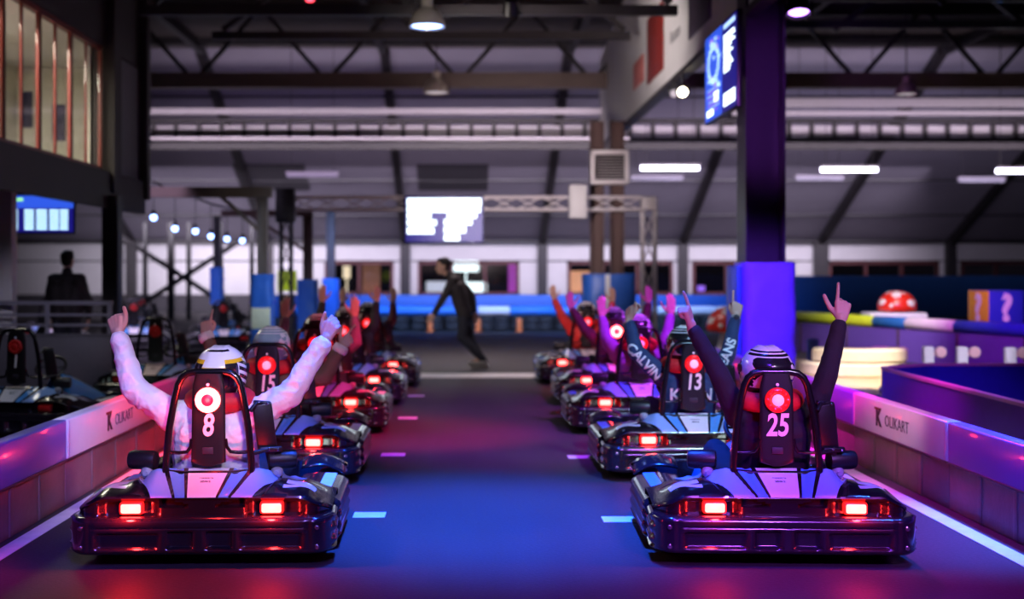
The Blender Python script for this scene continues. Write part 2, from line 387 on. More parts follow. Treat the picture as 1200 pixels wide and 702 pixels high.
for y in (4, 8, 12, 16, 20, 24, 28, 32): m.box((2, y, 7.44), (40, .14, .2), m=1)
for xx in (-11, -7, -2.2, 2.8, 7.8, 12.8, 17.8): m.box((xx, 12.5, 7.40), (.16, 41, .28), m=1)
struct('ceiling', m, [M['ceiling'], M['girder']])
# sloped roof lining between back wall and ceiling, with seams and rafters
m = MB()
zr = lambda y: 2.57+.43*(45-y)
m.prism([(45.3, zr(45.3)+.02), (33.4, zr(33.4)+.02), (33.4, zr(33.4)+.16), (45.3, zr(45.3)+.16)], -18, 22, 'yz')
for y in (43.0, 40.6, 38.2, 35.8): m.bar((-18, y, zr(y)), (22, y, zr(y)), .07, .05, m=1)
for xx in (-12.1, -7.15, -2.17, 2.8, 7.9, 12.9, 17.6): m.bar((xx, 45, zr(45)-.1), (xx, 33.4, zr(33.4)-.1), .24, .26, m=1)
for xx in (-.4, -6.3): m.bar((xx, 41.2, zr(41.2)), (xx, 39.6, zr(39.6)), 2.3, .05, m=2)
m.bar((11.3, 38.6, zr(38.6)), (11.3, 37.6, zr(37.6)), 1.6, .05, m=2)
struct('ceiling_slope', m, [M['roof'], M['girder'], M['wall_dark']])
# back wall and its windows
wins = [(-5.1, -2.6), (-1.71, 1.96), (3.72, 7.55), (8.25, 11.9), (13.2, 17.2), (18.0, 21.8)]
m = MB()
m.box((2, 45.1, .32), (40, .2, .64), m=1); m.box((2, 45.1, 2.24), (40, .2, .72))
xs = [-18]+[v for a in wins for v in a]+[22]
for a, b in zip(xs[::2], xs[1::2]): m.box(((a+b)/2, 45.1, 1.23), (b-a, .2, 1.2))
for xx in (-12.1, -7.15, -2.17, 2.8, 7.9, 12.9, 17.6): m.box((xx, 44.85, 1.3), (.34 if xx != 12.9 else .5, .3, 2.6), m=2)
m.box((2, 44.9, 2.56), (40, .3, .12), m=2)
struct('wall_back', m, [M['wall_white'], M['wall_dark'], M['girder']])
nwin = 0
for a, b in wins:
    nwin += 1; m = MB()
    for z in (.68, 1.78): m.box(((a+b)/2, 44.98, z), (b-a, .16, .1))
    k = max(2, round((b-a)/1.25))
    for i in range(k+1):
        xx = a+.05+(b-a-.1)*i/k; m.box((xx, 44.98, 1.23), (.1, .16, 1.2))
    fr = struct('window_%d' % nwin, m, M['frame_maroon'])
    m = MB(); m.box(((a+b)/2, 45.0, 1.23), (b-a-.1, .012, 1.1)); m.build('pane', M['glass'], fr)
m = MB(); m.box((22.1, 19, 3.7), (.2, 58, 7.6)); struct('wall_right', m, M['wall_dark'])
m = MB(); m.box((-18.1, 19, 3.7), (.2, 58, 7.6)); struct('wall_left', m, M['wall_dark'])

# roof steel across the hall
def struct_bars(name, bars, mats):
    m = MB()
    for b in bars: m.bar(*b[:2], b[2], b[3], m=b[4] if len(b) > 4 else 0)
    return struct(name, m, mats)
struct_bars('trim_1', [((-18, 28, 5.78), (22, 28, 5.78), .3, .34), ((-18, 28, 7.35), (22, 28, 7.35), .2, .2, 1)] +
            [((x0, 28, 5.9), (x0+1.25, 28, 7.3), .09, .09, 1) for x0 in range(-15, 20, 3)] +
            [((x0+1.5, 28, 7.3), (x0+2.75, 28, 5.9), .09, .09, 1) for x0 in range(-15, 20, 3)], [M['girder_brown'], M['girder']])
bars = [((-18, 30, 5.12), (22, 30, 5.12), .14, .10, 1), ((-18, 30, 4.66), (22, 30, 4.66), .14, .10, 1), ((-18, 30.1, 4.89), (22, 30.1, 4.89), .04, .24, 0)]
bars += [((-18+.55*i, 29.98, 4.66), (-18+.55*i, 29.98, 5.12), .10, .08, 1) for i in range(73)]
struct_bars('trim_2', bars, [M['girder_pale'], M['girder']])
struct_bars('trim_3', [((-9, 29, 5.22), (4.2, 29, 5.22), .12, .13, 0), ((-7.6, 29.4, 4.60), (3.9, 29.4, 4.60), .10, .12, 0),
                       ((-18, 29.2, 4.42), (22, 29.2, 4.42), .2, .16, 1), ((6.3, 29, 5.42), (22, 29, 5.42), .1, .2, 0), ((6.3, 29.2, 5.2), (22, 29.2, 5.2), .1, .10, 0)], [M['girder_pale'], M['girder']])
# lattice trusses nearer, under the dark ceiling
for k, (Y, z0) in enumerate(((17.5, 5.15), (22.5, 5.75))):
    b = [((-4.6, Y, z0), (3.0, Y, z0), .12, .14), ((3.4, Y, z0+.2), (20, Y, z0+.2), .12, .14), ((-5, Y, 7.3), (20, Y, 7.3), .12, .14)]
    xx = -4.4
    while xx < 19:
        if not 1.2 < xx < 3.2:
            b += [((xx, Y, z0+.1), (xx+1.9, Y, 7.25), .10, .10), ((xx+1.9, Y, 7.25), (xx+3.6, Y, z0+.1), .10, .10)]
        xx += 3.7
    struct_bars('trim_%d' % (4+k), b, M['girder'])
struct_bars('trim_6', [((4.6, 20, 6.9), (10.6, 16, 5.3), .12, .14), ((6.8, 15, 6.9), (12.5, 21, 5.2), .12, .14), ((4.2, 18.5, 5.6), (11.5, 18.5, 5.75), .1, .1)], M['girder'])

# office on the mezzanine, left
m = MB()
m.box((-8.5, 12.5, 2.67), (7, 12.8, .34))
m.box((-5.06, 12.5, 6.0), (.2, 12.8, 2.9)); m.box((-5.06, 8.8, 3.7), (.2, 4.9, 1.8)); m.box((-5.06, 18.2, 3.68), (.2, 1.4, 1.7), m=1)
m.box((-4.98, 17.22, 4.2), (.3, .34, 3.3)); m.box((-4.98, 18.9, 4.2), (.3, .2, 3.3))
m.box((-4.93, 12.5, 2.58), (.1, 12.8, .5))
struct('wall_office', m, [M['mezz'], M['panel_grey']])
m = MB()
m.box((-8.3, 15.1, 3.7), (.1, 7.8, 1.75)); m.box((-6.7, 11.25, 3.7), (3.1, .1, 1.75)); m.box((-6.7, 18.95, 3.7), (3.1, .1, 1.75)); m.box((-5.2, 18.0, 3.7), (.06, 1.9, 1.75))
m.box((-6.7, 15.1, 4.62), (3.2, 7.8, .08)); m.box((-6.7, 15.1, 2.87), (3.2, 7.8, .06), m=1)
m.box((-6.95, 18.6, 3.75), (.22, .6, 1.7))
struct('wall_office_inner', m, [M['office_white'], M['panel_grey']])
lamp('AREA', 'office_light', (-6.4, 14.2, 4.5), (-6.6, 14.2, 3), (1, .92, .74), 340, 2.5)
edges = [11.6, 12.8, 14.5-.57*1.0-.57, 14.5, 15.66, 16.9]
ys = [(11.05, 12.20), (12.22, 13.36), (13.38, 14.49), (14.52, 15.65), (15.68, 16.95)]
for i, (a, b) in enumerate(ys):
    nwin += 1; m = MB()
    for y in (a, b): m.box((-5, y, 3.685), (.04, .07, 1.78))
    m.box((-5, (a+b)/2, 3.685), (.03, .04, 1.7))
    for z in (2.86, 4.52): m.box((-5, (a+b)/2, z), (.05, b-a, .07))
    fr = struct('window_%d' % nwin, m, M['frame_red'])
    for y0, y1 in ((a+.07, (a+b)/2-.03), ((a+b)/2+.03, b-.07)):
        m = MB(); m.box((-5, (y0+y1)/2, 3.685), (.012, y1-y0, 1.6)); m.build('pane', M['glass'], fr)
M['notice_dark'] = mat('dark_blue_notice', (.025, .02, .07), .5)
for (xx, Y, z, s, lab) in ((-6.70, 18.88, 3.93, (.20, .03, .55), 'dark notice board on the office end wall, leftmost of three'), (-6.20, 18.88, 3.73, (.20, .03, .55), 'dark notice board on the office end wall, middle of three'), (-5.72, 18.88, 3.52, (.14, .03, .5), 'dark notice board on the office end wall, rightmost of three')):
    m = MB(); m.box((0, 0, 0), s, bevel=.01); o = m.build('notice_board', M['notice_dark'], loc=(xx, Y, z)); tag(o, lab, 'notice board', 'notices in the lit office')

# columns, bulkhead wall on the right
struct_bars('column_left', [((-5.46, 14.75, 0), (-5.46, 14.75, 2.9), .17, .17)], M['wall_white'])
struct_bars('column_pit', [((-4.85, 17.0, 0), (-4.85, 17.0, 2.5), .22, .22)], M['girder'])
M['column_violet'] = mat('dark_violet_column_steel', (.035, .022, .045), .4)
m = MB()
for xx in (3.185, 3.605): m.box((xx, 14.2, 3.75), (.03, .46, 7.5))
m.box((3.395, 14.2, 3.75), (.40, .04, 7.5)); struct('column_right', m, M['column_violet'])
m = MB()
m.prism([(6, 4.43), (29.4, 4.43), (29.4, 6.46), (25, 6.95), (24.5, 7.5), (6, 7.5)], 3.2, 3.3, 'yz')
m.box((3.25, 17.7, 4.40), (.16, 23.4, .08), m=1)
struct('wall_bulkhead', m, [M['wall_white'], M['girder']])
M['oxblood'] = mat('oxblood_banner', (.20, .018, .015), .5); M['pale_red'] = mat('pale_red_poster', (.55, .16, .15), .5)
M['ink'] = mat('dark_ink', (.03, .025, .04), .5); M['photo_dark'] = mat('dark_photo_print', (.06, .04, .07), .4, var=.8, scale=6)
def poster(name, lab, Y0, Y1, z0, z1, mt):
    m = MB(); m.box((0, 0, 0), (.02, Y1-Y0, z1-z0), bevel=.004); o = m.build(name, M[mt], loc=(3.185, (Y0+Y1)/2, (z0+z1)/2)); return tag(o, lab, 'poster')
poster('banner', 'dark red banner on the white bulkhead wall', 19.9, 21.6, 4.72, 5.84, 'oxblood')
poster('poster', 'small pale red poster on bulkhead beside the dark red banner', 22.1, 23.4, 4.88, 5.36, 'pale_red')
poster('photo_banner', 'tall dark photo banner at the bulkhead beside the wall screen', 16.05, 17.6, 4.75, 6.1, 'photo_dark')

# ------------------------------------------------------------------ lettering
def text_bm(s, size, extrude=.002, shear=0, bold=0, spacing=1., align='CENTER'):
    cu = bpy.data.curves.new('t', 'FONT'); cu.body = s; cu.size = size; cu.extrude = extrude; cu.shear = shear; cu.offset = bold
    cu.space_character = spacing; cu.align_x = align; cu.align_y = 'CENTER'; cu.resolution_u = 4
    o = bpy.data.objects.new('t', cu); COL.objects.link(o)
    dg = bpy.context.evaluated_depsgraph_get(); me = bpy.data.meshes.new_from_object(o.evaluated_get(dg))
    bpy.data.objects.remove(o); bpy.data.curves.remove(cu)
    bm = bmesh.new(); bm.from_mesh(me); bpy.data.meshes.remove(me); return bm
def text(name, s, size, mt, parent, origin, xd, yd, narrow=1., tall=1., **k):
    bm = text_bm(s, size, **k); xd, yd = V(xd).normalized(), V(yd).normalized(); nd = xd.cross(yd); origin = V(origin)
    for v in bm.verts: v.co = origin+xd*v.co.x*narrow+yd*v.co.y*tall+nd*v.co.z
    me = bpy.data.meshes.new(name); bm.to_mesh(me); bm.free(); me.materials.append(mt)
    o = bpy.data.objects.new(name, me); COL.objects.link(o)
    if parent: o.parent = parent
    return o
def text_on(name, s, size, mt, parent, target, origin, xd, yd, off=.004, **k):
    """lettering laid over a curved garment: each vertex falls onto the target mesh along the look direction"""
    bm = text_bm(s, size, extrude=0, **k); bmesh.ops.triangulate(bm, faces=bm.faces)
    for _ in range(3):
        bmesh.ops.subdivide_edges(bm, edges=[e for e in bm.edges if e.calc_length() > .012], cuts=1)
        bmesh.ops.triangulate(bm, faces=bm.faces)
    xd, yd = V(xd).normalized(), V(yd).normalized(); nd = xd.cross(yd).normalized(); origin = V(origin)
    bv = BVHTree.FromPolygons([v.co for v in target.data.vertices], [p.vertices for p in target.data.polygons])
    dead = []
    for v in bm.verts:
        p = origin+xd*v.co.x+yd*v.co.y
        h, n, i, d = bv.ray_cast(p+nd*.5, -nd, 1.0)
        if h is None: dead.append(v)
        else: v.co = h+n*off if n.dot(nd) > 0 else h+nd*off
    bmesh.ops.delete(bm, geom=dead, context='VERTS')
    me = bpy.data.meshes.new(name); bm.to_mesh(me); bm.free(); me.materials.append(mt)
    o = bpy.data.objects.new(name, me); COL.objects.link(o); o.parent = parent; return o

# ------------------------------------------------------------------ go-kart (local: x across, y forward, origin on the floor under the rear bumper)
def arc_path(pts, r, step=.012):
    pts = [V((p[0], p[1], 0)) for p in pts]; out = [pts[0]]
    for i in range(1, len(pts)-1):
        a, b, c = pts[i-1], pts[i], pts[i+1]
        d0 = (a-b).normalized(); d1 = (c-b).normalized(); ang = d0.angle(d1); t = min(r/math.tan(ang/2), (a-b).length*.48, (c-b).length*.48)
        p0, p1 = b+d0*t, b+d1*t
        for k in range(13):
            u = k/12; out.append((p0*(1-u)+b*u)*(1-u)+(b*(1-u)+p1*u)*u)
    out.append(pts[-1]); res = [out[0]]
    for p, q in zip(out, out[1:]):
        L = (q-p).length; n = max(1, round(L/step))
        for k in range(1, n+1): res.append(p.lerp(q, k/n))
    res2 = [res[0]]
    for p in res[1:]:
        if (p-res2[-1]).length > 1e-5: res2.append(p)
    return res2
def band(mb, path, prof, rec, mi=0):
    L = [0]
    for p, q in zip(path, path[1:]): L.append(L[-1]+(q-p).length)
    rows = []; n = len(path)
    for i, p in enumerate(path):
        t = (path[min(i+1, n-1)]-path[max(i-1, 0)]).normalized(); nr = V((t.y, -t.x, 0)); u = L[i]-L[-1]/2
        rows.append([p+nr*(o-(rec(u, z, p) if face else 0))+V((0, 0, z)) for o, z, face in prof])
    mb.rings(rows, mi)
def bumper_prof(z0, z1, th=.09):
    pr = [(-th, z0+.01, 0), (-.02, z0, 0), (-.004, z0+.012, 0)]
    n = 22
    for k in range(n+1): pr.append((0, z0+.02+(z1-z0-.045)*k/n, 1))
    pr += [(-.004, z1-.012, 0), (-.016, z1-.002, 0), (-.035, z1+.002, 0), (-th, z1-.004, 0)]
    return pr
def make_kart():
    root = empty('go_kart')
    def rec(u, z, p):
        a = abs(u); d = 0
        d += .028*slot(a, .035, .155, .012)*slot(z, .098, .180, .008)
        d += .020*slot(a, .20, .50, .012)*slot(z, .098, .172, .008)
        d += .005*slot(z, .196, .203, .003)*(1-smooth(.515, .53, a))
        d += .010*slot(a, .527, .537, .004)
        s = smooth(.66, .72, a)
        d += s*.017*(.5-.5*math.cos((z-.055)/.062*2*PI))
        return d
    m = MB(); pth = arc_path([(-.655, .34), (-.665, .13), (-.60, .0), (.60, .0), (.665, .13), (.655, .34)], .10)
    band(m, pth, bumper_prof(.068, .248), rec); bump = m.build('rear_bumper', M['plastic'], root, 60)
    for sx in (-1, 1):
        for z in (.20, .105):
            c = V((sx*.575, .008, z)); m = MB(); m.lathe([(.011, -.012), (.011, .009), (.009, .010), (.0055, .0102), (.0055, .014)], c, (0, -1, 0), 10); m.build('bolt', M['steel'], bump)
    # rear deck shell
    m = MB(); rows = []; NX = 96
    xs = [-.635+1.27*i/NX for i in range(NX+1)]
    def zr(a): return .345-.045*smooth(.47, .60, a)-.03*smooth(.58, .635, a)
    def zf(a): return .448-.10*smooth(.24, .46, a)-.05*smooth(.45, .63, a)
    def yb(a): return .055+.30*max(0, a-.50)**1.0*smooth(.48, .60, a)+.10*smooth(.57, .635, a)
    def yf(a): return .29+.28*smooth(.26, .42, a)
    for xx in xs:
        a = abs(xx); r = []; c = slot(a, .225, .50, .022)
        tri = 0
        y0 = yb(a)
        for k in range(9):
            t = k/8; z = .242+t*(zr(a)-.022-.242)
            tri = slot(a, .06, .205, .006)*(1 if (z-.285) < .004+.33*(a-.06) and z > .283 else 0)
            r.append((xx, y0+.03+c*.045*slot(t, .06, .86, .07)+tri*.03, z))
        r += [(xx, y0+.012, zr(a)-.012), (xx, y0+.016, zr(a)-.002)]
        for k in range(1, 17):
            t = k/16; y = y0+.016+(yf(a)-y0-.016)*t
            dome = .030*math.sin(PI*min(1, t*1.25))*slot(a, .33, .56, .05)
            rib = -.007*slot(a, .085+.05*t, .105+.06*t, .006)-.007*slot(a, .142+.08*t, .155+.085*t, .005)-.012*slot(a, .262+.10*t, .285+.11*t, .01)
            r.append((xx, y, zr(a)+(zf(a)-zr(a))*t+dome+rib))
        r += [(xx, yf(a)+.015, zf(a)-.02), (xx, yf(a)+.015, .2)]
        rows.append(r)
    m.grid(rows); deck = m.build('rear_deck', M['deck'], root, 50)
    for sx in (-1, 1):
        m = MB(); m.box((sx*.345, .088, .284), (.116, .05, .060), bevel=.012); lens = m.build('tail_lamp', M['lamp_lens'], root)
        m = MB(); m.box((sx*.345, .064, .284), (.098, .02, .046), bevel=.009); m.build('lamp_core', M['lamp_core'], lens)
    # floor tray, axle, wheels
    m = MB(); m.box((0, .95, .065), (.74, 1.75, .02), bevel=.006)
    for sx in (-1, 1): m.tube([(sx*.34, .08, .09), (sx*.34, .8, .09), (sx*.26, 1.5, .09), (sx*.2, 1.85, .09)], .016)
    m.cyl((-.5, .36, .14), (.5, .36, .14), .02, seg=10); m.build('chassis', M['tube'], root)
    for sx in (-1, 1):
        for y, r, wd, xx in ((.36, .138, .19, .50), (1.50, .128, .125, .52)):
            m = MB(); m.lathe([(r*.55, -wd/2), (r*.86, -wd/2), (r*.97, -wd*.40), (r, -wd*.2), (r, wd*.2), (r*.97, wd*.40), (r*.86, wd/2), (r*.55, wd/2)], (sx*xx, y, r), (1, 0, 0), 28)
            wh = m.build('wheel', M['rubber'], root)
            m = MB(); m.lathe([(.02, -wd*.42), (r*.5, -wd*.44), (r*.56, -wd*.5), (r*.56, wd*.5), (r*.5, wd*.44), (.02, wd*.42)], (sx*xx, y, r), (1, 0, 0), 20); m.build('rim', M['steel'], wh)
    # side pods
    for sx in (-1, 1):
        m = MB(); rows = []
        for k in range(41):
            y = .36+.92*k/40; e = min(smooth(0, .10, k/40), smooth(0, .14, 1-k/40)); g = .55+.45*e
            sec = [(.37, .06), (.645, .055), (.662, .075)]
            for j in range(13):
                z = .085+.145*j/12; sec.append((.666-.012*(.5-.5*math.cos((z-.06)/.06*2*PI)), z))
            sec += [(.655, .245), (.62, .268), (.50, .288), (.40, .275), (.37, .25)]
            rows.append([V((sx*(.37+(px_-.37)*(.8+.2*e)), y, .05+(z-.05)*g)) for px_, z in sec])
        m.rings(rows); pod = m.build('side_pod', M['plastic'], root, 60)
        m = MB(); m.grid([[V((sx*(.43+.16*i/4), .62+.5*j/6+.05*i/4, .2855-.004*abs(i-2))) for i in range(5)] for j in range(7)]); m.build('pod_decal', M['blue_print'] if sx < 0 else M['white_print'], pod)
    # front bumper, nose fairing, fenders
    m = MB(); pth = arc_path([(.60, 1.46), (.58, 1.72), (.34, 1.93), (-.34, 1.93), (-.58, 1.72), (-.60, 1.46)], .12, .02)
    band(m, pth, bumper_prof(.055, .25), lambda u, z, p: .012*slot(z, .10, .19, .01)*slot(abs(u), .08, .7, .02)); fb = m.build('front_bumper', M['plastic'], root, 60)
    for sx in (-1, 1):
        m = MB(); m.box((sx*.30, 1.925, .20), (.11, .03, .05), bevel=.012); m.build('headlamp', M['headlamp'], fb)
        m = MB(); rows = []
        for k in range(13):
            t = k/12; y = 1.34+.44*t; h = .285+.03*math.sin(PI*t)
            rows.append([V((sx*(.36+.26*j/8), y-.06*(j/8)**2*(1 if t > .5 else -1), h+.018*math.sin(PI*j/8)-.05*(j/8)**3)) for j in range(9)])
        m.grid(rows); f = m.build('front_fender', M['plastic'], root, 70)
        sd = f.modifiers.new('thick', 'SOLIDIFY'); sd.thickness = .012
    m = MB(); rows = []
    for k in range(13):
        t = k/12; y = 1.12+.80*t; z1 = .50-.26*t**1.3; hw = .13+.09*t
        rows.append([V((hw*math.cos(p)*1.0, y, .10+(z1-.10)*max(0, math.sin(p))**.7)) for p in (PI*j/14 for j in range(15))])
    m.rings(rows); nose = m.build('nose_fairing', M['blue_print'], root, 60)
    m = MB(); m.grid([[V(((-.07+.14*j/6)*(1+.3*k/8), 1.3+.55*k/8, .10+(.50-.26*(.225+.69*k/8)**1.3-.10)*(1-abs(-1+2*j/6)**2*.09)+.008)) for j in range(7)] for k in range(9)]); m.build('nose_decal', M['white_print'], nose)
    m = MB(); m.cyl((0, 1.2, .36), (0, .98, .56), .016, seg=10); a, b, d = basis((0, -.74, .67))
    c = V((0, .97, .57)); m.tube([c+(a*math.cos(t)+b*math.sin(t)*.85)*.14 for t in (2*PI*k/24 for k in range(24))], .014, 8, closed=True)
    m.bar(c-a*.13, c+a*.13, .03, .012); m.cyl(c-d*.015, c+d*.02, .035, seg=12); m.build('steering_wheel', M['plastic_matt'], root)
    # seat: bucket, hoop frame, spine, cushions
    m = MB()
    prof = [(.325, .36), (.33, .30), (.34, .22), (.42, .13), (.62, .10), (.80, .13), (.86, .17)]
    rows = []
    for y, z in prof:
        hw = .20; up = .16 if y > .33 else .10
        rows.append([V((hw*math.sin(t*1.15)*(1.08), y+(.05 if y < .5 else 0)*abs(math.sin(t))**2, z+up*abs(math.sin(t))**3)) for t in (-PI/2+PI*k/14 for k in range(15))])
    m.grid(rows); seat = m.build('seat', M['seat_black'], root, 60); sd = seat.modifiers.new('thick', 'SOLIDIFY'); sd.thickness = .015
    m = MB()
    hoop = [(-.222, .275, .34), (-.215, .277, .50), (-.200, .282, .66), (-.176, .288, .80), (-.158, .291, .875), (-.140, .292, .910), (-.112, .292, .932), (-.07, .292, .940)]
    pts = hoop+[(-x0, y, z) for x0, y, z in hoop[::-1]]
    m.tube(pts, .0185, 10)
    for sx in (-1, 1): m.tube([(sx*.205, .284, .53), (sx*.15, .282, .528), (sx*.11, .278, .533), (sx*.092, .272, .56), (sx*.086, .268, .60)], .0095, 8)
    m.tube([(-.22, .283, .43), (-.12, .262, .425), (.12, .262, .425), (.22, .283, .43)], .014, 8)
    m.tube([(-.21, .29, .40), (-.2, .36, .30), (-.17, .5, .14)], .014, 8); m.tube([(.21, .29, .40), (.2, .36, .30), (.17, .5, .14)], .014, 8)
    hoopo = m.build('seat_frame', M['tube'], root, 60)
    m = MB(); rows = []
    for k in range(25):
        t = k/24; z = .462+.470*t; e = min(1, math.sqrt(max(0, 1-(1-min(t/.12, 1))**2))+.25); e2 = .80+.20*min(1, (1-t)/.15)
        hw = .088*min(e, 1)*e2*(1-.06*t); y = .268+.010*t; th = .034
        sec = []
        for q in range(20):
            p = 2*PI*q/20; cx, cy = math.cos(p), math.sin(p)
            sec.append(V((hw*math.copysign(abs(cx)**.4, cx), y+th*.5*math.copysign(abs(cy)**.5, cy), z)))
        rows.append(sec)
    m.rings(rows); spine = m.build('seat_spine', M['plastic_matt'], root, 60)
    m = MB(); m.box((0, .249, .542), (.056, .006, .034), bevel=.0028); m.build('spine_slot', M['ink'], spine)
    m = MB(); m.cyl((0, .254, .878), (0, .246, .878), .008, seg=10); m.build('indicator', M['white_print'], spine)
    # beacon: round lamp on the spine
    m = MB(); m.lathe([(.064, 0), (.064, .010), (.058, .018), (.050, .020), (.036, .019), (.030, .016), (.01, .016)], (0, .251, .80), (0, -1, 0), 32); bc = m.build('beacon', M['beacon_red'], root, 50)
    m = MB()
    for k in range(10):
        t = 2*PI*k/10; m.ball((.049*math.cos(t), 0.233, .80+.049*math.sin(t)), (.011, .008, .011), 8, 6)
    m.build('beacon_lens', M['beacon_red'], bc)
    m = MB(); m.lathe([(.030, 0), (.030, .008), (.024, .012), (.005, .013)], (0, .238, .80), (0, -1, 0), 24); m.build('beacon_centre', M['beacon_pale'], bc)
    # hinged belt bracket on the right, bolsters
    m = MB(); m.box((.275, .345, .655), (.10, .022, .235), rot=(.05, -.13, .25), bevel=.008)
    m.box((.262, .345, .775), (.09, .03, .022), rot=(0, .1, .25), bevel=.006); m.box((.305, .345, .535), (.12, .03, .028), rot=(0, .0, .25), bevel=.006)
    m.tube([(.21, .29, .74), (.235, .32, .775), (.262, .34, .775)], .012); m.tube([(.215, .29, .52), (.26, .32, .53), (.305, .34, .535)], .012)
    m.bar((.30, .36, .53), (.325, .42, .37), .05, .02)
    br = m.build('belt_bracket', M['plastic_matt'], root, 50)
    for xx, z in ((.225, .777), (.25, .780), (.290, .772), (.262, .538), (.30, .54), (.345, .536)): m = MB(); m.ball((xx, .326, z), .007, 8, 6); m.build('bracket_bolt', M['steel'], br)
    for sx in (-1, 1):
        m = MB(); m.lathe([(.03, -.075), (.045, -.07), (.05, -.05), (.05, .05), (.045, .07), (.03, .075)], (sx*.36, .40, .475), (1, .2*sx, .0), 20); m.bar((sx*.35, .40, .44), (sx*.33, .42, .30), .03, .03); m.build('side_bolster', M['plastic_matt'], root, 50)
        m = MB(); m.ball((sx*.335, .37, .415), (.032, .03, .03), 14, 9); m.cyl((sx*.335, .345, .415), (sx*.335, .33, .415), .012, seg=10); m.build('filler_cap', M['grey'], root, 50)
    return root
def set_number(root, s, hot=False, off=False):
    sp = [c for c in root.children if c.name.startswith('seat_spine')][0]
    if s: text('race_number', s, .158, M['white_print'], sp, (0, .2485, .668), (1, 0, 0), (0, 0, 1), narrow=.72, shear=.12, bold=.004, extrude=.001)
    bc = [c for c in root.children if c.name.startswith('beacon')][0]
    if hot or off:
        bc.data = bc.data.copy(); bc.data.materials[0] = M['beacon_hot'] if hot else M['beacon_off']
        for ch in bc.children:
            ch.data = ch.data.copy(); k = 'beacon_hot_centre' if 'centre' in ch.name else 'beacon_hot'
            ch.data.materials[0] = M[k] if hot else M['beacon_off']
            if hot and 'centre' in ch.name: ch['label'] = 'dark red centre of the lit lamp'
    return root
def tail_glow(root, power, beacon=0):
    """the light a kart's own red lamps throw on what is near them"""
    pl = [(V((s*.345, -.02, .285)), power) for s in (-1, 1)]+([(V((0, .19, .80)), beacon)] if beacon else [])
    for c, e in pl:
        d = bpy.data.lights.new('tail_glow', 'POINT'); o = bpy.data.objects.new('tail_glow', d); COL.objects.link(o)
        d.color = (1, .02, .02); d.energy = e; d.shadow_soft_size = .02; o.location = c; o.parent = root
def lamps_off(root):
    for ch in root.children:
        if ch.name.startswith('tail_lamp'):
            ch.data = ch.data.copy(); ch.data.materials[0] = M['beacon_off']
            for g in ch.children: g.data = g.data.copy(); g.data.materials[0] = M['beacon_off']
KART = make_kart()
KARTS = {}
def place_kart(key, x, y, rz, num, label, group, hot=False, off=False):
    o = KART if not KARTS else copy_tree(PRISTINE)
    o.location = (x, y, 0); o.rotation_euler = (0, 0, rz); tag(o, label, 'go-kart', group)
    set_number(o, num, hot, off)
    if off: lamps_off(o)
    KARTS[key] = o; return o
PRISTINE = copy_tree(KART)
GL, GR, GP = 'go-karts lined up in the left grid row', 'go-karts lined up in the right grid row', 'go-karts parked in the pit lane'
place_kart('L1', -1.30, 6.04, .03, '8', 'dark go-kart number 8 nearest on the left, ring lamp glowing white-hot', GL, hot=True)
place_kart('R1', 1.578, 6.04, -.04, '25', 'dark go-kart number 25 nearest on the right with pale lilac stripes', GR)
place_kart('L2', -1.385, 8.40, .0, '15', 'go-kart number 15 directly ahead of kart number 8', GL)
place_kart('R2', 1.62, 8.52, 0, '13', 'go-kart directly ahead of number 25, its driver in a lettered sweater', GR)
place_kart('L3', -1.37, 11.02, 0, '', 'third go-kart from the camera in the left row', GL)
place_kart('R3', 1.60, 11.0, 0, '', 'third go-kart from the camera in the right row', GR)
place_kart('L4', -1.33, 13.32, 0, '', 'fourth go-kart from the camera in the left row', GL)
place_kart('R4', 1.66, 13.3, 0, '', 'fourth go-kart in the right row, its round seat lamp glowing bright', GR, hot=True)
place_kart('L5', -1.25, 15.5, 0, '', 'farthest go-kart of the left row, nearest the white line', GL)
place_kart('R5', 1.60, 15.9, 0, '', 'farthest go-kart of the right row, driver in a red sleeve', GR)
place_kart('P1', -3.95, 10.55, -.10, '1', 'parked empty go-kart number 1 behind the left barrier, before the grey railing', GP, off=True)
place_kart('P2', -3.42, 13.3, -.1, '', 'parked empty go-kart just ahead of kart number 1 behind the left barrier', GP, off=True)
place_kart('P3', -6.1, 19.0, PI, '', 'parked go-kart facing the camera behind the grey railing, headlamps lit', GP, off=True)
place_kart('P4', -4.2, 21.6, .25, '', 'parked go-kart standing beside the blue padded post in the pit', GP, off=True)
place_kart('P5', -6.0, 22.4, .25, '', 'parked go-kart in the middle of the nearer pit row', GP, off=True)
place_kart('P6', -7.8, 23.2, .25, '', 'parked go-kart at the left end of the nearer pit row', GP, off=True)
place_kart('P7', -5.0, 25.6, .25, '', 'parked go-kart at the right end of the farther pit row', GP, off=True)
place_kart('P8', -6.9, 26.4, .25, '', 'parked go-kart at the left end of the farther pit row', GP, off=True)
def _kill(o):
    for c in list(o.children): _kill(c)
    bpy.data.objects.remove(o)
_kill(PRISTINE)

for k, (e, b) in dict(L1=(9, 8), R1=(7, .6), L2=(6, .4), R2=(4, .4), L3=(3, .3), R3=(2.5, .3), L4=(3, .3), R4=(2.5, 5), L5=(3, .3), R5=(2.5, .3)).items(): tail_glow(KARTS[k], e, b)

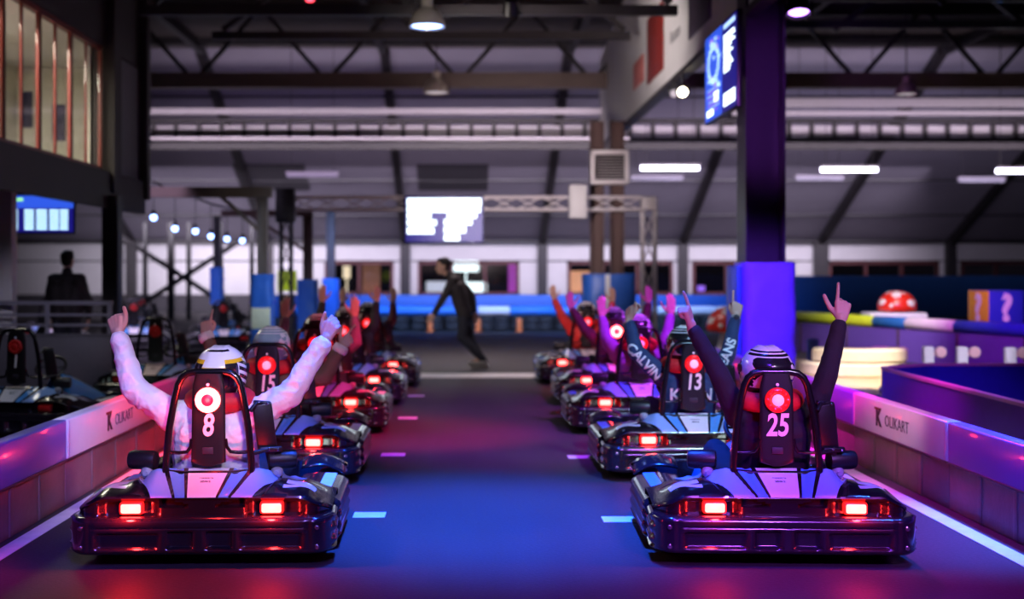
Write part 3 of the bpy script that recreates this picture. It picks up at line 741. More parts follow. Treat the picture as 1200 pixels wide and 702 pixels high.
# ------------------------------------------------------------------ people
def voxel(mb, name, mt, parent, size, it=3, disp=None):
    me = mb.mesh('tmp', None); o = bpy.data.objects.new(name, me); COL.objects.link(o)
    r = o.modifiers.new('r', 'REMESH'); r.mode = 'VOXEL'; r.voxel_size = size
    s = o.modifiers.new('s', 'SMOOTH'); s.factor = .5; s.iterations = it
    dg = bpy.context.evaluated_depsgraph_get(); m2 = bpy.data.meshes.new_from_object(o.evaluated_get(dg))
    o.modifiers.clear(); o.data = m2; m2.name = name; bpy.data.meshes.remove(me)
    if disp:
        ns = [v.normal.copy() for v in m2.vertices]
        for v, n in zip(m2.vertices, ns): v.co += n*disp(v.co)
    m2.shade_smooth(); m2.materials.clear(); m2.materials.append(mt)
    if parent: o.parent = parent
    return o
FING = ((.086, .024, (.043, .026, .021), .0090), (.089, .004, (.047, .030, .022), .0094), (.084, -.015, (.043, .028, .021), .0090), (.076, -.033, (.034, .021, .019), .0080))
POSES = {   # per finger curl at the three joints, then thumb (spread, lift)
    'point': ((4, 6, 4), (82, 100, 55), (88, 102, 55), (90, 100, 55), 'tuck'),
    'gun': ((3, 5, 4), (78, 98, 55), (86, 100, 55), (88, 100, 55), 'out'),
    'thumb': ((80, 98, 50), (85, 100, 55), (88, 102, 55), (90, 100, 55), 'up'),
    'loose': ((38, 62, 40), (55, 75, 45), (62, 80, 45), (66, 80, 45), 'up'),
    'open': ((6, 10, 8), (4, 10, 8), (6, 12, 8), (8, 14, 10), 'out'),
    'relaxed': ((18, 26, 18), (22, 30, 20), (26, 32, 20), (28, 32, 20), 'tuck'),
}
def hand(mb, P, ax, pn, thumb_side, pose, sc=1.06):
    """palm with four fingers and a thumb; ax runs wrist to knuckles, pn is where the palm looks"""
    a = V(ax).normalized(); n = V(pn); n = (n-a*n.dot(a)).normalized(); s = a.cross(n)*thumb_side
    P = V(P); W = lambda x, y, z=0: P+(a*x+s*y+n*z)*sc
    mb.rcone(W(-.03, 0), .026*sc, W(.012, 0), .025*sc)
    for i, (l, off, ph, r) in enumerate(FING):
        mb.rcone(W(.008, off*.55), .0155*sc, W(l*.94, off, .002), .0132*sc)
        p = W(l, off); ang = 0; cs = POSES[pose][i]; spread = off*.9 if pose == 'open' else off*.25
        for j in range(3):
            ang += math.radians(cs[j]); d = (a*math.cos(ang)+n*math.sin(ang)+s*spread*4*math.cos(ang)*(1 if pose == 'open' else .4)).normalized()
            q = p+d*ph[j]*sc; mb.rcone(p, r*(1.12-.07*j)*sc, q, r*(1.05-.09*j)*sc, 10); p = q
    mb.rcone(W(.02, .012, .004), .019*sc, W(.05, .020, .008), .016*sc)
    k = POSES[pose][4]; b = W(.022, .022, .008)
    if k == 'tuck': pts = [b, W(.052, .043, .022), W(.080, .040, .040), W(.098, .020, .048)]
    elif k == 'out': pts = [b, W(.050, .052, .016), W(.082, .072, .018), W(.108, .086, .012)]
    else: pts = [b, W(.055, .046, .010), W(.092, .054, .010), W(.122, .055, .002)]
    for (p, q, r0, r1) in zip(pts, pts[1:], (.0160, .0135, .0122), (.0135, .0122, .0100)): mb.rcone(p, r0*sc, q, r1*sc, 10)
def head(mb, C, f, up, sc=1.):
    f = V(f).normalized(); up = V(up); up = (up-f*up.dot(f)).normalized(); s = f.cross(up)
    R = Matrix((s, f, up)).transposed(); C = V(C); W = lambda x, y, z: C+(s*x+f*y+up*z)*sc
    mb.ball(W(0, -.012, .035), (.077*sc, .096*sc, .088*sc), 24, 16, rot=R)          # skull
    mb.ball(W(0, .022, -.03), (.062*sc, .070*sc, .085*sc), 24, 16, rot=R)           # face
    mb.ball(W(0, .058, -.088), (.030*sc, .026*sc, .022*sc), 14, 10, rot=R)          # chin
    for q in (-1, 1):
        mb.rcone(W(q*.05, .0, -.05), .022*sc, W(q*.022, .055, -.085), .018*sc)      # jaw
        mb.ball(W(q*.080, -.012, -.005), (.010*sc, .019*sc, .032*sc), 12, 8, rot=R)  # ears
        mb.rcone(W(q*.012, .082, .022), .010*sc, W(q*.044, .070, .020), .010*sc)    # brow
        mb.ball(W(q*.031, .070, .002), (.013*sc, .011*sc, .010*sc), 10, 8, rot=R)   # eyes
        mb.ball(W(q*.042, .058, -.03), (.02*sc, .018*sc, .02*sc), 10, 8, rot=R)     # cheeks
    mb.rcone(W(0, .083, .012), .008*sc, W(0, .104, -.030), .012*sc)                 # nose
    mb.ball(W(0, .086, -.062), (.024*sc, .012*sc, .007*sc), 12, 8, rot=R); mb.ball(W(0, .082, -.074), (.020*sc, .012*sc, .007*sc), 12, 8, rot=R)
def folds(amp, sc=9., stretch=(1, 1, 1)):
    def f(p):
        q = V((p.x*stretch[0], p.y*stretch[1], p.z*stretch[2]))*sc
        a = noise.noise(q+V((noise.noise(q*.6), noise.noise(q*.6+V((9, 1, 4))), 0))*1.6)
        b = noise.noise(q*2.3+V((3, 7, 1)))
        return amp*((1-abs(a)*2.4)*.8+b*.45-.35)
    return f
def helmet(parent, C, mt, tilt=0., yaw=0.):
    """closed full-face helmet; origin at the head centre so the graphics sit in its own space"""
    m = MB(); rows = []
    NA, NZ = 48, 26
    for i in range(NZ+1):
        t = i/NZ; ph = -.98+(PI/2-.02+.98)*t; zc = math.sin(ph); rr = math.cos(ph)**.86 if ph > 0 else math.cos(ph)**.62
        r = []
        for j in range(NA):
            a = 2*PI*j/NA; fx, fy = math.sin(a), math.cos(a)
            fr = max(0, fy)
            lx = .134*rr*(1-.06*smooth(0, -.9, -(-zc)) if False else 1)
            ly = (.150 if fy < 0 else .150+.028*smooth(.2, -.6, zc))*rr
            x_, y_ = lx*math.copysign(abs(fx)**.92, fx), ly*math.copysign(abs(fy)**.92, fy)
            ridge = .006*slot(abs(x_), .030, .040, .006)*smooth(.2, .6, zc)
            z_ = .140*zc
            if fy < -.3: y_ -= .010*slot(z_, .030, .062, .012)      # rear spoiler lip
            r.append(V((x_, y_, z_+ridge)))
        rows.append(r)
    m.rings(rows); o = m.build('helmet', mt, parent, 50); o.location = C; o.rotation_euler = (tilt, 0, yaw)
    m = MB(); rs = []
    for i in range(7):
        z = -.02+.085*i/6; r = []
        for j in range(21):
            a = -1.15+2.3*j/20; k = math.sqrt(max(.05, 1-(z/.15)**2)); r.append(V((.139*k*math.sin(a), (.176-.02*(z+.02)/.085)*k*math.cos(a)*1.0+.0, z)))
        rs.append(r)
    m.grid(rs); v = m.build('visor', M['visor'], o); sd = v.modifiers.new('thick', 'SOLIDIFY'); sd.thickness = .004
    m = MB(); m.tube([V((.112*math.sin(a), .128*math.cos(a)+(.02 if math.cos(a) > 0 else 0), -.117)) for a in (2*PI*k/32 for k in range(32))], .010, 8, closed=True); m.build('edge_trim', M['rubber'], o)
    for q in (-1, 1): m = MB(); m.lathe([(.006, 0), (.022, .002), (.024, .008), (.012, .012)], (q*.131, .035, .02), (q, 0, 0), 16); m.build('visor_pivot', M['plastic_matt'], o)
    return o
def limb_pts(S, E, W): return V(S), V(E), V(W)
def driver(key, label, jacket, arms, hp, vox=.006, helm='helmet_patch', hx=0., htilt=0., hyaw=0., thick=1., cuff=None, fold=.006, fscale=9., brace=True, dx=0., hz=.925):
    k = KARTS[key]
    root = empty('person', k.location, k.rotation_euler[2], label, 'person', 'kart drivers cheering with raised arms')
    (SL, EL, WL), (SR, ER, WR) = arms
    hipL, hipR, cL, cR = V((-.095+dx, .56, .235)), V((.095+dx, .56, .235)), V((-.085+dx, .445, .60)), V((.085+dx, .445, .60))
    kL, kR, aL, aR = V((-.19, 1.02, .43)), V((.19, 1.02, .43)), V((-.17, 1.40, .17)), V((.17, 1.40, .17))
    H = V((hx, .47, hz))
    m = MB()
    for h, c in ((hipL, cL), (hipR, cR)): m.rcone(h, .10, c, .10)
    m.rcone(SL, .055, SR, .055); m.rcone((dx, .44, .66), .06, (hx, .455, .80), .052); head(m, H+V((0, .0, -.005)), (0, 1, .02), (0, 0, 1), .98)
    for S, E, W in arms:
        S, E, W = V(S), V(E), V(W); m.rcone(S, .052, E, .041); m.rcone(E, .042, W-(W-E).normalized()*.03, .027)
    for (S, E, W), (ax, pn, pose), side in ((arms[0], hp[0], -1), (arms[1], hp[1], 1)):
        hand(m, W, ax, pn, side, pose)
    for h, kn, an in ((hipL, kL, aL), (hipR, kR, aR)):
        m.rcone(h, .09, kn, .056); m.rcone(kn, .055, an, .040); m.rcone(an, .04, an+V((0, .14, -.02)), .03)
    body = voxel(m, 'body', M['skin'], root, vox, 3)
    # jacket: follows the torso and arms, ends at waist, neck and wrists
    m = MB(); th = thick
    for h, c in ((hipL, cL), (hipR, cR)): m.rcone(h+V((0, -.02, .02)), .115*th, c, .118*th)
    m.rcone(SL, .078*th, SR, .078*th); m.rcone((dx, .445, .66), .095*th, (hx*.7+dx*.3, .45, .755), .072)
    for S, E, W in arms:
        S, E, W = V(S), V(E), V(W); d = (W-E).normalized(); m.rcone(S, .073*th, E, .059*th); m.rcone(E, .059*th, W-d*.035, .043*th)
    f1, f2 = folds(fold, fscale), folds(fold*.28, fscale*2.6)
    def dsp(p): return f1(p)+f2(p)
    jk = voxel(m, 'jacket', M[jacket], root, .0075 if vox < .006 else .010, 4, dsp)
    if cuff:
        for S, E, W in arms:
            d = (V(W)-V(E)).normalized(); m = MB(); p = V(W)-d*.015
            m.lathe([(.036, -.03), (.05, -.028), (.056, -.012), (.056, .012), (.05, .028), (.036, .03)], p, d, 20); cf = voxel(m, 'cuff', M[cuff], root, .006, 2, folds(.006, 40)); cf['label'] = 'pale fleecy cuff'
    m = MB()
    for h, kn, an in ((hipL, kL, aL), (hipR, kR, aR)): m.rcone(h, .105, kn, .07); m.rcone(kn, .069, an, .055)
    voxel(m, 'trousers', M['jeans'], root, .012, 4, folds(.005))
    for an in (aL, aR):
        m = MB(); m.rcone(an+V((0, -.02, -.02)), .045, an+V((0, .16, -.035)), .038); m.rcone(an+V((0, 0, .03)), .045, an+V((0, 0, -.03)), .045); voxel(m, 'shoe', M['shoe'], root, .01, 3)
    if brace:
        m = MB(); m.tube([V((hx+.135*math.cos(t), .445+.100*math.sin(t), .785+.012*math.sin(t))) for t in (2*PI*q/28 for q in range(28))], .052, 12, closed=True); m.build('neck_brace', M['red_brace'], root, 60)
    helmet(root, H, M[helm], htilt, hyaw)
    return root, jk
M['jk_white'] = mat('white_padded_jacket', (.80, .76, .78), .55, bump=.15, bscale=70, var=.05)
M['jk_navy'] = mat('dark_plum_knit', (.014, .007, .014), .85, bump=.3, bscale=230)
M['jk_blue'] = mat('navy_sweater', (.015, .035, .12), .75, bump=.2, bscale=160, sheen=.1)
M['jk_brown'] = mat('brown_suede_jacket', (.14, .075, .045), .8, bump=.25, bscale=90)
M['fleece'] = mat('cream_fleece', (.82, .74, .66), .95, bump=.5, bscale=120)
M['jk_plum'] = mat('mauve_jacket', (.22, .12, .20), .7, bump=.2)
M['jk_black'] = mat('black_jacket', (.025, .018, .022), .7, bump=.2)
M['jk_maroon'] = mat('dark_maroon_top', (.10, .02, .035), .7, bump=.2)
M['jk_red'] = mat('red_top', (.68, .03, .03), .65, bump=.15)
M['jk_violet'] = mat('violet_top', (.35, .10, .45), .65, bump=.15)
up = (0, .12, 1)
d1, jk1 = driver('L1', 'person in white padded jacket and yellow-lined helmet, both arms raised, left thumb up', 'jk_white',
    (((-.20, .44, .69), (-.415, .44, .835), (-.515, .50, 1.125)), ((.19, .44, .69), (.40, .43, .815), (.575, .48, 1.095))),
    (((-.18, .05, 1), (.25, 1, .05), 'thumb'), ((.42, .1, 1), (.25, 1, -.1), 'loose')), vox=.0045, helm='helmet_band', hx=.03, htilt=.10, hyaw=-.10, thick=1.17, fold=.0075, fscale=12.)
d2, jk2 = driver('R1', 'person in dark knit top in kart 25, both index fingers pointing up', 'jk_navy',
    (((-.165, .44, .70), (-.265, .43, .915), (-.405, .46, 1.165)), ((.215, .44, .70), (.29, .40, .925), (.365, .43, 1.205))),
    (((-.20, .05, 1), (-.9, .45, 0), 'point'), ((.10, .05, 1), (.10, 1, .05), 'gun')), vox=.0045, helm='helmet_patch', hx=-.01, htilt=.06, hyaw=.25, thick=.92, fold=.004, fscale=8., dx=.02)
m = MB(); m.lathe([(.0095, -.004), (.0108, -.004), (.0108, .004), (.0095, .004)], (0, 0, 0), (0, 0, 1), 20, cap=False)
d3, jk3 = driver('L2', 'person in brown jacket with pale fleecy cuffs, driving kart number 15, pointing upwards', 'jk_brown',
    (((-.19, .44, .68), (-.37, .42, .78), (-.475, .46, 1.0)), ((.19, .44, .68), (.38, .42, .70), (.50, .44, .915))),
    (((.12, .05, 1), (.2, 1, 0), 'point'), ((.75, .1, .9), (.2, 1, .2), 'gun')), helm='helmet_pale', thick=1.05, cuff='fleece', fold=.009)
d4, jk4 = driver('R2', 'person in navy lettered sweater with a wristwatch, right index finger pointing up', 'jk_blue',
    (((-.185, .44, .69), (-.385, .42, .875), (-.43, .47, 1.10)), ((.19, .44, .69), (.275, .40, .86), (.34, .43, 1.13))),
    (((.12, .1, 1), (1, .5, 0), 'loose'), ((.05, .05, 1), (.2, 1, 0), 'point')), helm='helmet_patch', hx=-.02, hyaw=-.3, fold=.006)
W4 = V((.34, .43, 1.13)); dw = (W4-V((.275, .40, .86))).normalized()
m = MB(); m.lathe([(.031, -.011), (.034, -.009), (.034, .009), (.031, .011)], W4-dw*.004, dw, 20, cap=False); wt = m.build('watch_strap', M['white_print'], d4)
wt.data.materials[0] = M['grey']; m = MB(); c = W4-dw*.004+V((-.004, -.034, 0)); m.lathe([(.018, 0), (.02, .003), (.02, .009), (.016, .011)], c, (-.1, -1, .0), 20); m.build('watch_dial', M['ink'], wt)
M['lettering'] = mat('pale_sweater_lettering', (.75, .80, .85), .6)
text_on('sleeve_lettering', 'CALVIN', .092, M['lettering'], d4, jk4, (-.335, 0, .805), (.62, 0, -.66), (.66, 0, .62), bold=.003, spacing=1.0)
text_on('sleeve_lettering', 'JEANS', .085, M['lettering'], d4, jk4, (.262, 0, .865), (.36, 0, .93), (-.93, 0, .36), bold=.003, spacing=1.0)
text_on('back_lettering', 'KLEIN', .115, M['lettering'], d4, jk4, (0, 0, .57), (1, 0, 0), (0, 0, 1), bold=.003)
driver('L3', 'person in mauve jacket in the third kart of the left row, arms raised', 'jk_plum',
    (((-.19, .44, .68), (-.33, .42, .80), (-.30, .48, 1.03)), ((.19, .44, .68), (.36, .42, .80), (.34, .48, 1.04))),
    ((up, (0, 1, 0), 'open'), (up, (0, 1, 0), 'open')), vox=.007)
driver('R3', 'person in violet top in the third kart of the right row, behind the lettered sweater', 'jk_violet',
    (((-.19, .44, .68), (-.30, .42, .84), (-.33, .48, 1.04)), ((.19, .44, .68), (.26, .42, .84), (.31, .48, 1.06))),
    ((up, (0, 1, 0), 'open'), (up, (0, 1, 0), 'open')), vox=.007)
driver('L4', 'person in black jacket in the fourth kart of the left row, open hands raised high', 'jk_black',
    (((-.19, .44, .68), (-.28, .42, .86), (-.26, .48, 1.12)), ((.19, .44, .68), (.32, .42, .86), (.34, .48, 1.12))),
    ((up, (0, 1, 0), 'open'), (up, (0, 1, 0), 'open')), vox=.007)
driver('R4', 'person in dark maroon top in the kart with the glowing seat lamp on the right', 'jk_maroon',
    (((-.19, .44, .68), (-.33, .42, .82), (-.48, .47, 1.05)), ((.19, .44, .68), (.33, .42, .84), (.38, .47, 1.11))),
    (((-.1, .1, 1), (0, 1, 0), 'open'), (up, (0, 1, 0), 'open')), vox=.007)
driver('L5', 'person in dark maroon top in the farthest kart of the left row, palms up', 'jk_maroon',
    (((-.19, .44, .68), (-.32, .42, .84), (-.33, .48, 1.06)), ((.19, .44, .68), (.32, .42, .84), (.32, .48, 1.06))),
    ((up, (0, 1, 0), 'open'), (up, (0, 1, 0), 'open')), vox=.008)
driver('R5', 'person in red top in the farthest kart of the right row, arm leaning left', 'jk_red',
    (((-.19, .44, .68), (-.31, .42, .85), (-.42, .48, 1.09)), ((.19, .44, .68), (.32, .42, .82), (.35, .48, 1.06))),
    (((-.1, .1, 1), (0, 1, 0), 'open'), (up, (0, 1, 0), 'open')), vox=.008)

def standing(root, J, jacket, vox=.007, hands=('relaxed', 'relaxed'), face=(0, 1, 0), palms=((1, 0, 0), (-1, 0, 0)), toe=(0, 1, 0)):
    """J: joints sl el wl sr er wr, hl kl al hr kr ar, neck, head"""
    g = {k: V(v) for k, v in J.items()}; m = MB(); f = V(face).normalized(); t = V(toe).normalized()
    for h, s in (('hl', 'sl'), ('hr', 'sr')): m.rcone(g[h], .095, g[s].lerp(g['hl']*.5+g['hr']*.5, .28), .10)
    hm = (g['hl']+g['hr'])/2; m.rcone(hm, .10, hm.lerp((g['sl']+g['sr'])/2, .72), .11)
    m.rcone(g['sl'], .055, g['sr'], .055); m.rcone((g['sl']+g['sr'])/2, .06, g['head']-V((0, 0, .06)), .05); head(m, g['head'], face, (f*.0+V((0, 0, 1))), 1.)
    for q, sd, ps, pn in (('l', -1, hands[0], palms[0]), ('r', 1, hands[1], palms[1])):
        m.rcone(g['s'+q], .05, g['e'+q], .04); d = (g['w'+q]-g['e'+q]).normalized(); m.rcone(g['e'+q], .041, g['w'+q]-d*.03, .027); hand(m, g['w'+q], d, pn, sd, ps)
    for q in 'lr':
        m.rcone(g['h'+q], .085, g['k'+q], .056); m.rcone(g['k'+q], .055, g['a'+q], .038); m.rcone(g['a'+q], .036, g['a'+q]+t*.15-V((0, 0, .04)), .026)
    voxel(m, 'body', M['skin'], root, vox)
    m = MB()
    for h, s in (('hl', 'sl'), ('hr', 'sr')): m.rcone(g[h], .112, g[s].lerp(g['hl']*.5+g['hr']*.5, .28), .118)
    m.rcone(hm, .118, hm.lerp((g['sl']+g['sr'])/2, .75), .125)
    m.rcone(g['sl'], .075, g['sr'], .075); m.rcone((g['sl']+g['sr'])/2, .085, (g['sl']+g['sr'])/2*.45+g['head']*.55-V((0, 0, .03)), .066)
    for q in 'lr':
        d = (g['w'+q]-g['e'+q]).normalized(); m.rcone(g['s'+q], .070, g['e'+q], .057); m.rcone(g['e'+q], .057, g['w'+q]-d*.03, .042)
    voxel(m, 'jacket', M[jacket], root, .01, 4, folds(.007))
    m = MB()
    for q in 'lr': m.rcone(g['h'+q], .10, g['k'+q], .072); m.rcone(g['k'+q], .07, g['a'+q]+V((0, 0, .03)), .058)
    voxel(m, 'trousers', M['jeans'], root, .012, 4, folds(.006))
    for q in 'lr':
        a = g['a'+q]; m = MB(); m.rcone(a-t*.03+V((0, 0, -.045)), .042, a+t*.17+V((0, 0, -.05)), .036); m.rcone(a, .045, a+V((0, 0, -.04)), .045); sh = voxel(m, 'shoe', M['shoe'], root, .008, 3)
    m = MB(); s = f.cross(V((0, 0, 1))); R = Matrix((s, f, V((0, 0, 1)))).transposed(); c = g['head']
    m.ball(c-f*.022+V((0, 0, .052)), (.084, .098, .088), 20, 14, rot=R); m.ball(c-f*.055+V((0, 0, -.0)), (.072, .055, .08), 16, 10, rot=R)
    for q in (-1, 1): m.ball(c+f*.03+s*q*.02+V((0, 0, .105)), (.05, .05, .03), 12, 8, rot=R)
    voxel(m, 'hair', M['hair'], root, .008, 2, folds(.006, 30))
r = empty('person', (-.02, 18.25, 0), 0, 'person in dark jacket and dark trousers striding left across the track', 'person')
standing(r, dict(sl=(-.16, -.15, 1.33), sr=(-.10, .17, 1.35), el=(-.30, -.20, 1.06), wl=(-.44, -.16, .84), er=(.12, .22, 1.10), wr=(.16, .18, .84),
    hl=(.0, -.09, .86), hr=(.02, .09, .87), kl=(-.02, -.10, .49), al=(.26, -.10, .16), kr=(.08, .08, .47), ar=(.30, .10, .10), head=(-.31, 0, 1.53)), 'jk_black',
    face=(-1, -.18, -.12), palms=((0, .6, .3), (0, -1, 0)), toe=(-1, 0, .0))
r = empty('person', (-5.15, 16.0, 0), 0, 'person in dark jacket standing behind the grey railing', 'person')
standing(r, dict(sl=(-.175, 0, 1.36), sr=(.175, 0, 1.36), el=(-.25, .03, 1.08), wl=(-.25, .10, .84), er=(.27, .03, 1.08), wr=(.25, .10, .84),
    hl=(-.09, 0, .88), hr=(.09, 0, .88), kl=(-.10, .02, .50), al=(-.10, 0, .09), kr=(.10, .02, .50), ar=(.10, 0, .09), head=(0, .03, 1.60)), 'jk_black')

# ------------------------------------------------------------------ track barriers
M['panel_violet'] = mat('violet_barrier_panel', (.20, .13, .62), .30, coat=.3, var=.08, scale=2)
M['panel_white'] = mat('white_barrier_panel', (.80, .78, .82), .35, coat=.2, var=.04)
M['board'] = mat('brown_wooden_board', (.16, .09, .10), .55, var=.45, scale=3, bump=.25, bscale=12)
M['board_edge'] = mat('dark_barrier_edge', (.05, .03, .05), .5)
M['pink_strip'] = mat('pale_pink_strip', (.75, .5, .62), .4)
ORD = ['nearest', 'second', 'third', 'fourth', 'fifth', 'sixth', 'seventh', 'eighth', 'ninth']
def barrier(side, i, y0, y1, logo):
    s = -1 if side == 'left' else 1; x0 = 2.47 if s < 0 else 2.95; wd = .10
    nm = 'white barrier segment printed with a dark emblem, %s side of the track' % side if logo else '%s violet barrier segment from the camera on the %s side of the track' % (ORD[i], side)
    r = empty('barrier_segment', (s*(x0+wd/2), y0, 0), 0, nm, 'barrier', 'track wall segments on the %s' % side)
    L = y1-y0; f = -s*wd/2
    m = MB(); m.box((0, L/2, .14), (wd*.8, L-.006, .28), bevel=.008)
    for k in range(1, 4): m.box((f*.82, L*k/4, .14), (.012, .05, .27), bevel=.003)
    m.build('lower_board', M['board'], r)
    m = MB(); m.box((0, L/2, .41), (wd, L-.008, .25), bevel=.012, seg=3); p = m.build('upper_panel', M['panel_white' if logo else 'panel_violet'], r)
    m = MB(); m.box((f*.9, L/2, .284), (.02, L, .014), bevel=.003); m.build('edge_trim', M['board_edge'], r)
    if logo:
        m = MB()
        for yy in (.035, L-.035): m.box((f-s*.001, yy, .41), (.006, .018, .235), bevel=.002)
        st = m.build('edge_strip', M['pink_strip'], r)
        yd = (0, 0, 1); xd = (0, -s, 0) if s > 0 else (0, 1, 0)
        org = f-s*.0015
        c = L*.535
        e = (lambda u: c-u) if s > 0 else (lambda u: c+u)
        text('emblem_lettering', 'K', .17, M['ink'], p, (org, e(-.27), .41), xd, yd, bold=.008, extrude=.001)
        text('lettering', 'OLIKART', .115, M['notice_dark'], p, (org, e(.10), .405), xd, yd, narrow=1.0, bold=-.001, extrude=.001)
        m = MB(); m.box((org, e(-.30), .475), (.003, .10, .016)); m.build('emblem_bar', M['oxblood'], p)
for i, (a, b) in enumerate(((2.0, 3.87), (3.87, 5.72), (5.72, 7.57), (7.57, 9.42), (9.42, 11.27), (11.27, 13.12), (13.12, 14.97), (14.97, 16.82))): barrier('right', i, a, b, i == 3)
for i, (a, b) in enumerate(((2.1, 3.96), (3.96, 5.82), (5.82, 7.68), (7.68, 9.90), (9.90, 11.75), (11.75, 13.60), (13.60, 15.45))): barrier('left', i, a, b, i == 3)

# floor markings
M['paint'] = mat('worn_white_floor_paint', (.82, .80, .83), .5, var=.2, scale=9)
def marking(name, lab, c, s, rz=0, group=None):
    m = MB(); m.box((0, 0, 0), (s[0], s[1], .004), bevel=.001); o = m.build(name, M['paint'], loc=(c[0], c[1], .002)); o.rotation_euler.z = rz; return tag(o, lab, 'floor marking', group)
marking('floor_line', 'long white floor line along the right barrier', (2.80, 9.5), (.11, 17)); marking('floor_line', 'long white floor line along the left barrier', (-2.385, 9.0), (.10, 15))
marking('start_line', 'wide white line across the track ahead of the karts', (.25, 17.35), (3.6, .75))
for i, y in enumerate((7.38, 9.82, 12.3, 14.5)): marking('grid_mark', 'short white grid mark beside the %s kart of the left row' % ORD[i].replace('nearest', 'first'), (-.57, y), (.19, .16), 0, 'grid marks on the floor')
for i, y in enumerate((7.25, 9.7)): marking('grid_mark', 'short white grid mark beside the %s kart of the right row' % ORD[i].replace('nearest', 'first'), (.90, y), (.19, .16), 0, 'grid marks on the floor')

# ------------------------------------------------------------------ right infield: hairpin wall, cream blocks, hose, posts
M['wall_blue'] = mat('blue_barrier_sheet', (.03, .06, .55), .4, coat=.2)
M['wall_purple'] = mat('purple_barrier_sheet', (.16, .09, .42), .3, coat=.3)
M['infield'] = mat('pale_infield_floor', (.72, .56, .42), .6, var=.1, scale=2)
pth = arc_path([(3.75, 4.5), (3.98, 11.9), (4.6, 12.3), (6.7, 12.3)], .45, .05)
r = empty('hairpin_wall', (0, 0, 0), 0, 'rounded purple hairpin barrier behind the right track wall', 'barrier')
def ribbon(name, pth, z0, z1, th, mats, parent, inner=None):
    m = MB(); rows = []; n = len(pth)
    for i, p in enumerate(pth):
        t = (pth[min(i+1, n-1)]-pth[max(i-1, 0)]).normalized(); nr = V((t.y, -t.x, 0))*th/2
        rows.append([p+nr+V((0, 0, z0)), p+nr+V((0, 0, z1)), p-nr+V((0, 0, z1)), p-nr+V((0, 0, z0))])
    m.rings(rows); o = m.build(name, mats, parent)
    if len(mats) > 1:
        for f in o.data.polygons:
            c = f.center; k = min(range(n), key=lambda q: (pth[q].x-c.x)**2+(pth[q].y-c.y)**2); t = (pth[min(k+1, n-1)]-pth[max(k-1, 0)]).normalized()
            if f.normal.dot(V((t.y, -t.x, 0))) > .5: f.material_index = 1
    return o
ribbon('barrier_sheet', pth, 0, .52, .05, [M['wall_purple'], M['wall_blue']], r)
ribbon('top_edge', pth, .52, .545, .065, [M['pink_strip']], r)
m = MB(); m.box((4.9, 16.4, .012), (2.3, 7.6, .024)); struct('floor_infield', m, M['infield'])
# cream padded blocks in the bright spot: curved, two tiers
M['cream'] = mat('cream_padding', (.88, .83, .74), .6, bump=.1)
M['cobalt'] = mat('cobalt_padding', (.06, .12, .70), .5)
def block(lab, c, r0, a0, a1, z0, z1, th=.26, mt='cream'):
    pts = [V((c[0]+r0*math.cos(a0+(a1-a0)*k/14), c[1]+r0*math.sin(a0+(a1-a0)*k/14), 0)) for k in range(15)]
    m = MB(); rows = []
    for i, p in enumerate(pts):
        nr = (p-V((c[0], c[1], 0))).normalized()*th/2; b = .03
        rows.append([p+nr+V((0, 0, z0+b)), p+nr+V((0, 0, z1-b)), p+nr*.75+V((0, 0, z1)), p-nr*.75+V((0, 0, z1)), p-nr+V((0, 0, z1-b)), p-nr+V((0, 0, z0+b)), p-nr*.75+V((0, 0, z0)), p+nr*.75+V((0, 0, z0))])
    m.rings(rows); o = m.build('padded_block', M[mt], None, 35); tag(o, lab, 'padding block', 'padded blocks in the bright infield'); return o
block('lower curved cream padded block in the bright infield', (5.40, 17.3), .60, PI*1.0, PI*2.0, .03, .215)
block('upper curved cream padded block stacked in the bright infield', (5.44, 17.3), .58, PI*1.12, PI*1.98, .222, .41)
block('cream padded block at the right, farther end of the stack', (5.75, 18.2), .35, PI*1.1, PI*2.0, .03, .36)
m = MB(); m.lathe([(.05, 0), (.075, .01)]+[(.066+.020*(math.sin(k*PI/2) > .5)-.012*(math.sin(k*PI/2) < -.5), .02+.0115*k) for k in range(44)]+[(.05, .54)], (4.30, 12.95, .092), (1, .08, 0), 20)
m.ball((4.24, 12.93, .10), .075, 14, 9); m.ball((4.40, 12.98, .215), .06, 14, 9)
o = m.build('ribbed_hose', M['wall_purple']); tag(o, 'violet ribbed hose lying on the floor beside the rounded nose of the hairpin wall', 'hose')
M['post_white'] = mat('white_post_plastic', (.80, .78, .86), .4); M['post_pink'] = mat('pink_reflector', (.9, .55, .62), .4)
for i, (xx, yy, lab) in enumerate(((5.05, 13.5, 'white track post with round reflector, first of three to the right of the cream blocks'), (5.42, 13.5, 'white track post with round reflector, middle of the three before the purple wall'), (5.88, 13.35, 'white track post with round reflector, last on the right below the question mark box'))):
    r = empty('track_post', (xx, yy, 0), 0, lab, 'post', 'white posts before the purple wall')
    m = MB(); m.box((0, 0, .32), (.115, .09, .64), bevel=.018); m.build('post', M['post_white'], r)
    m = MB(); m.lathe([(.03, 0), (.058, .006), (.062, .02), (.062, .05), (.05, .062)], (.125, -.0, .58), (0, -1, 0), 20); m.bar((.05, 0, .55), (.12, 0, .57), .03, .04); m.build('reflector', M['post_pink'], r)
for i, (xx, yy) in enumerate(((4.33, 16.9), (4.95, 16.6))):
    m = MB(); m.box((0, 0, .23), (.16, .12, .46), bevel=.03); o = m.build('marker_block', M['cobalt'], loc=(xx+.25, yy+1.9, .0)); tag(o, ['blue marker block left of the cream blocks behind the bright floor', 'blue marker block standing behind the cream padded blocks'][i], 'marker')
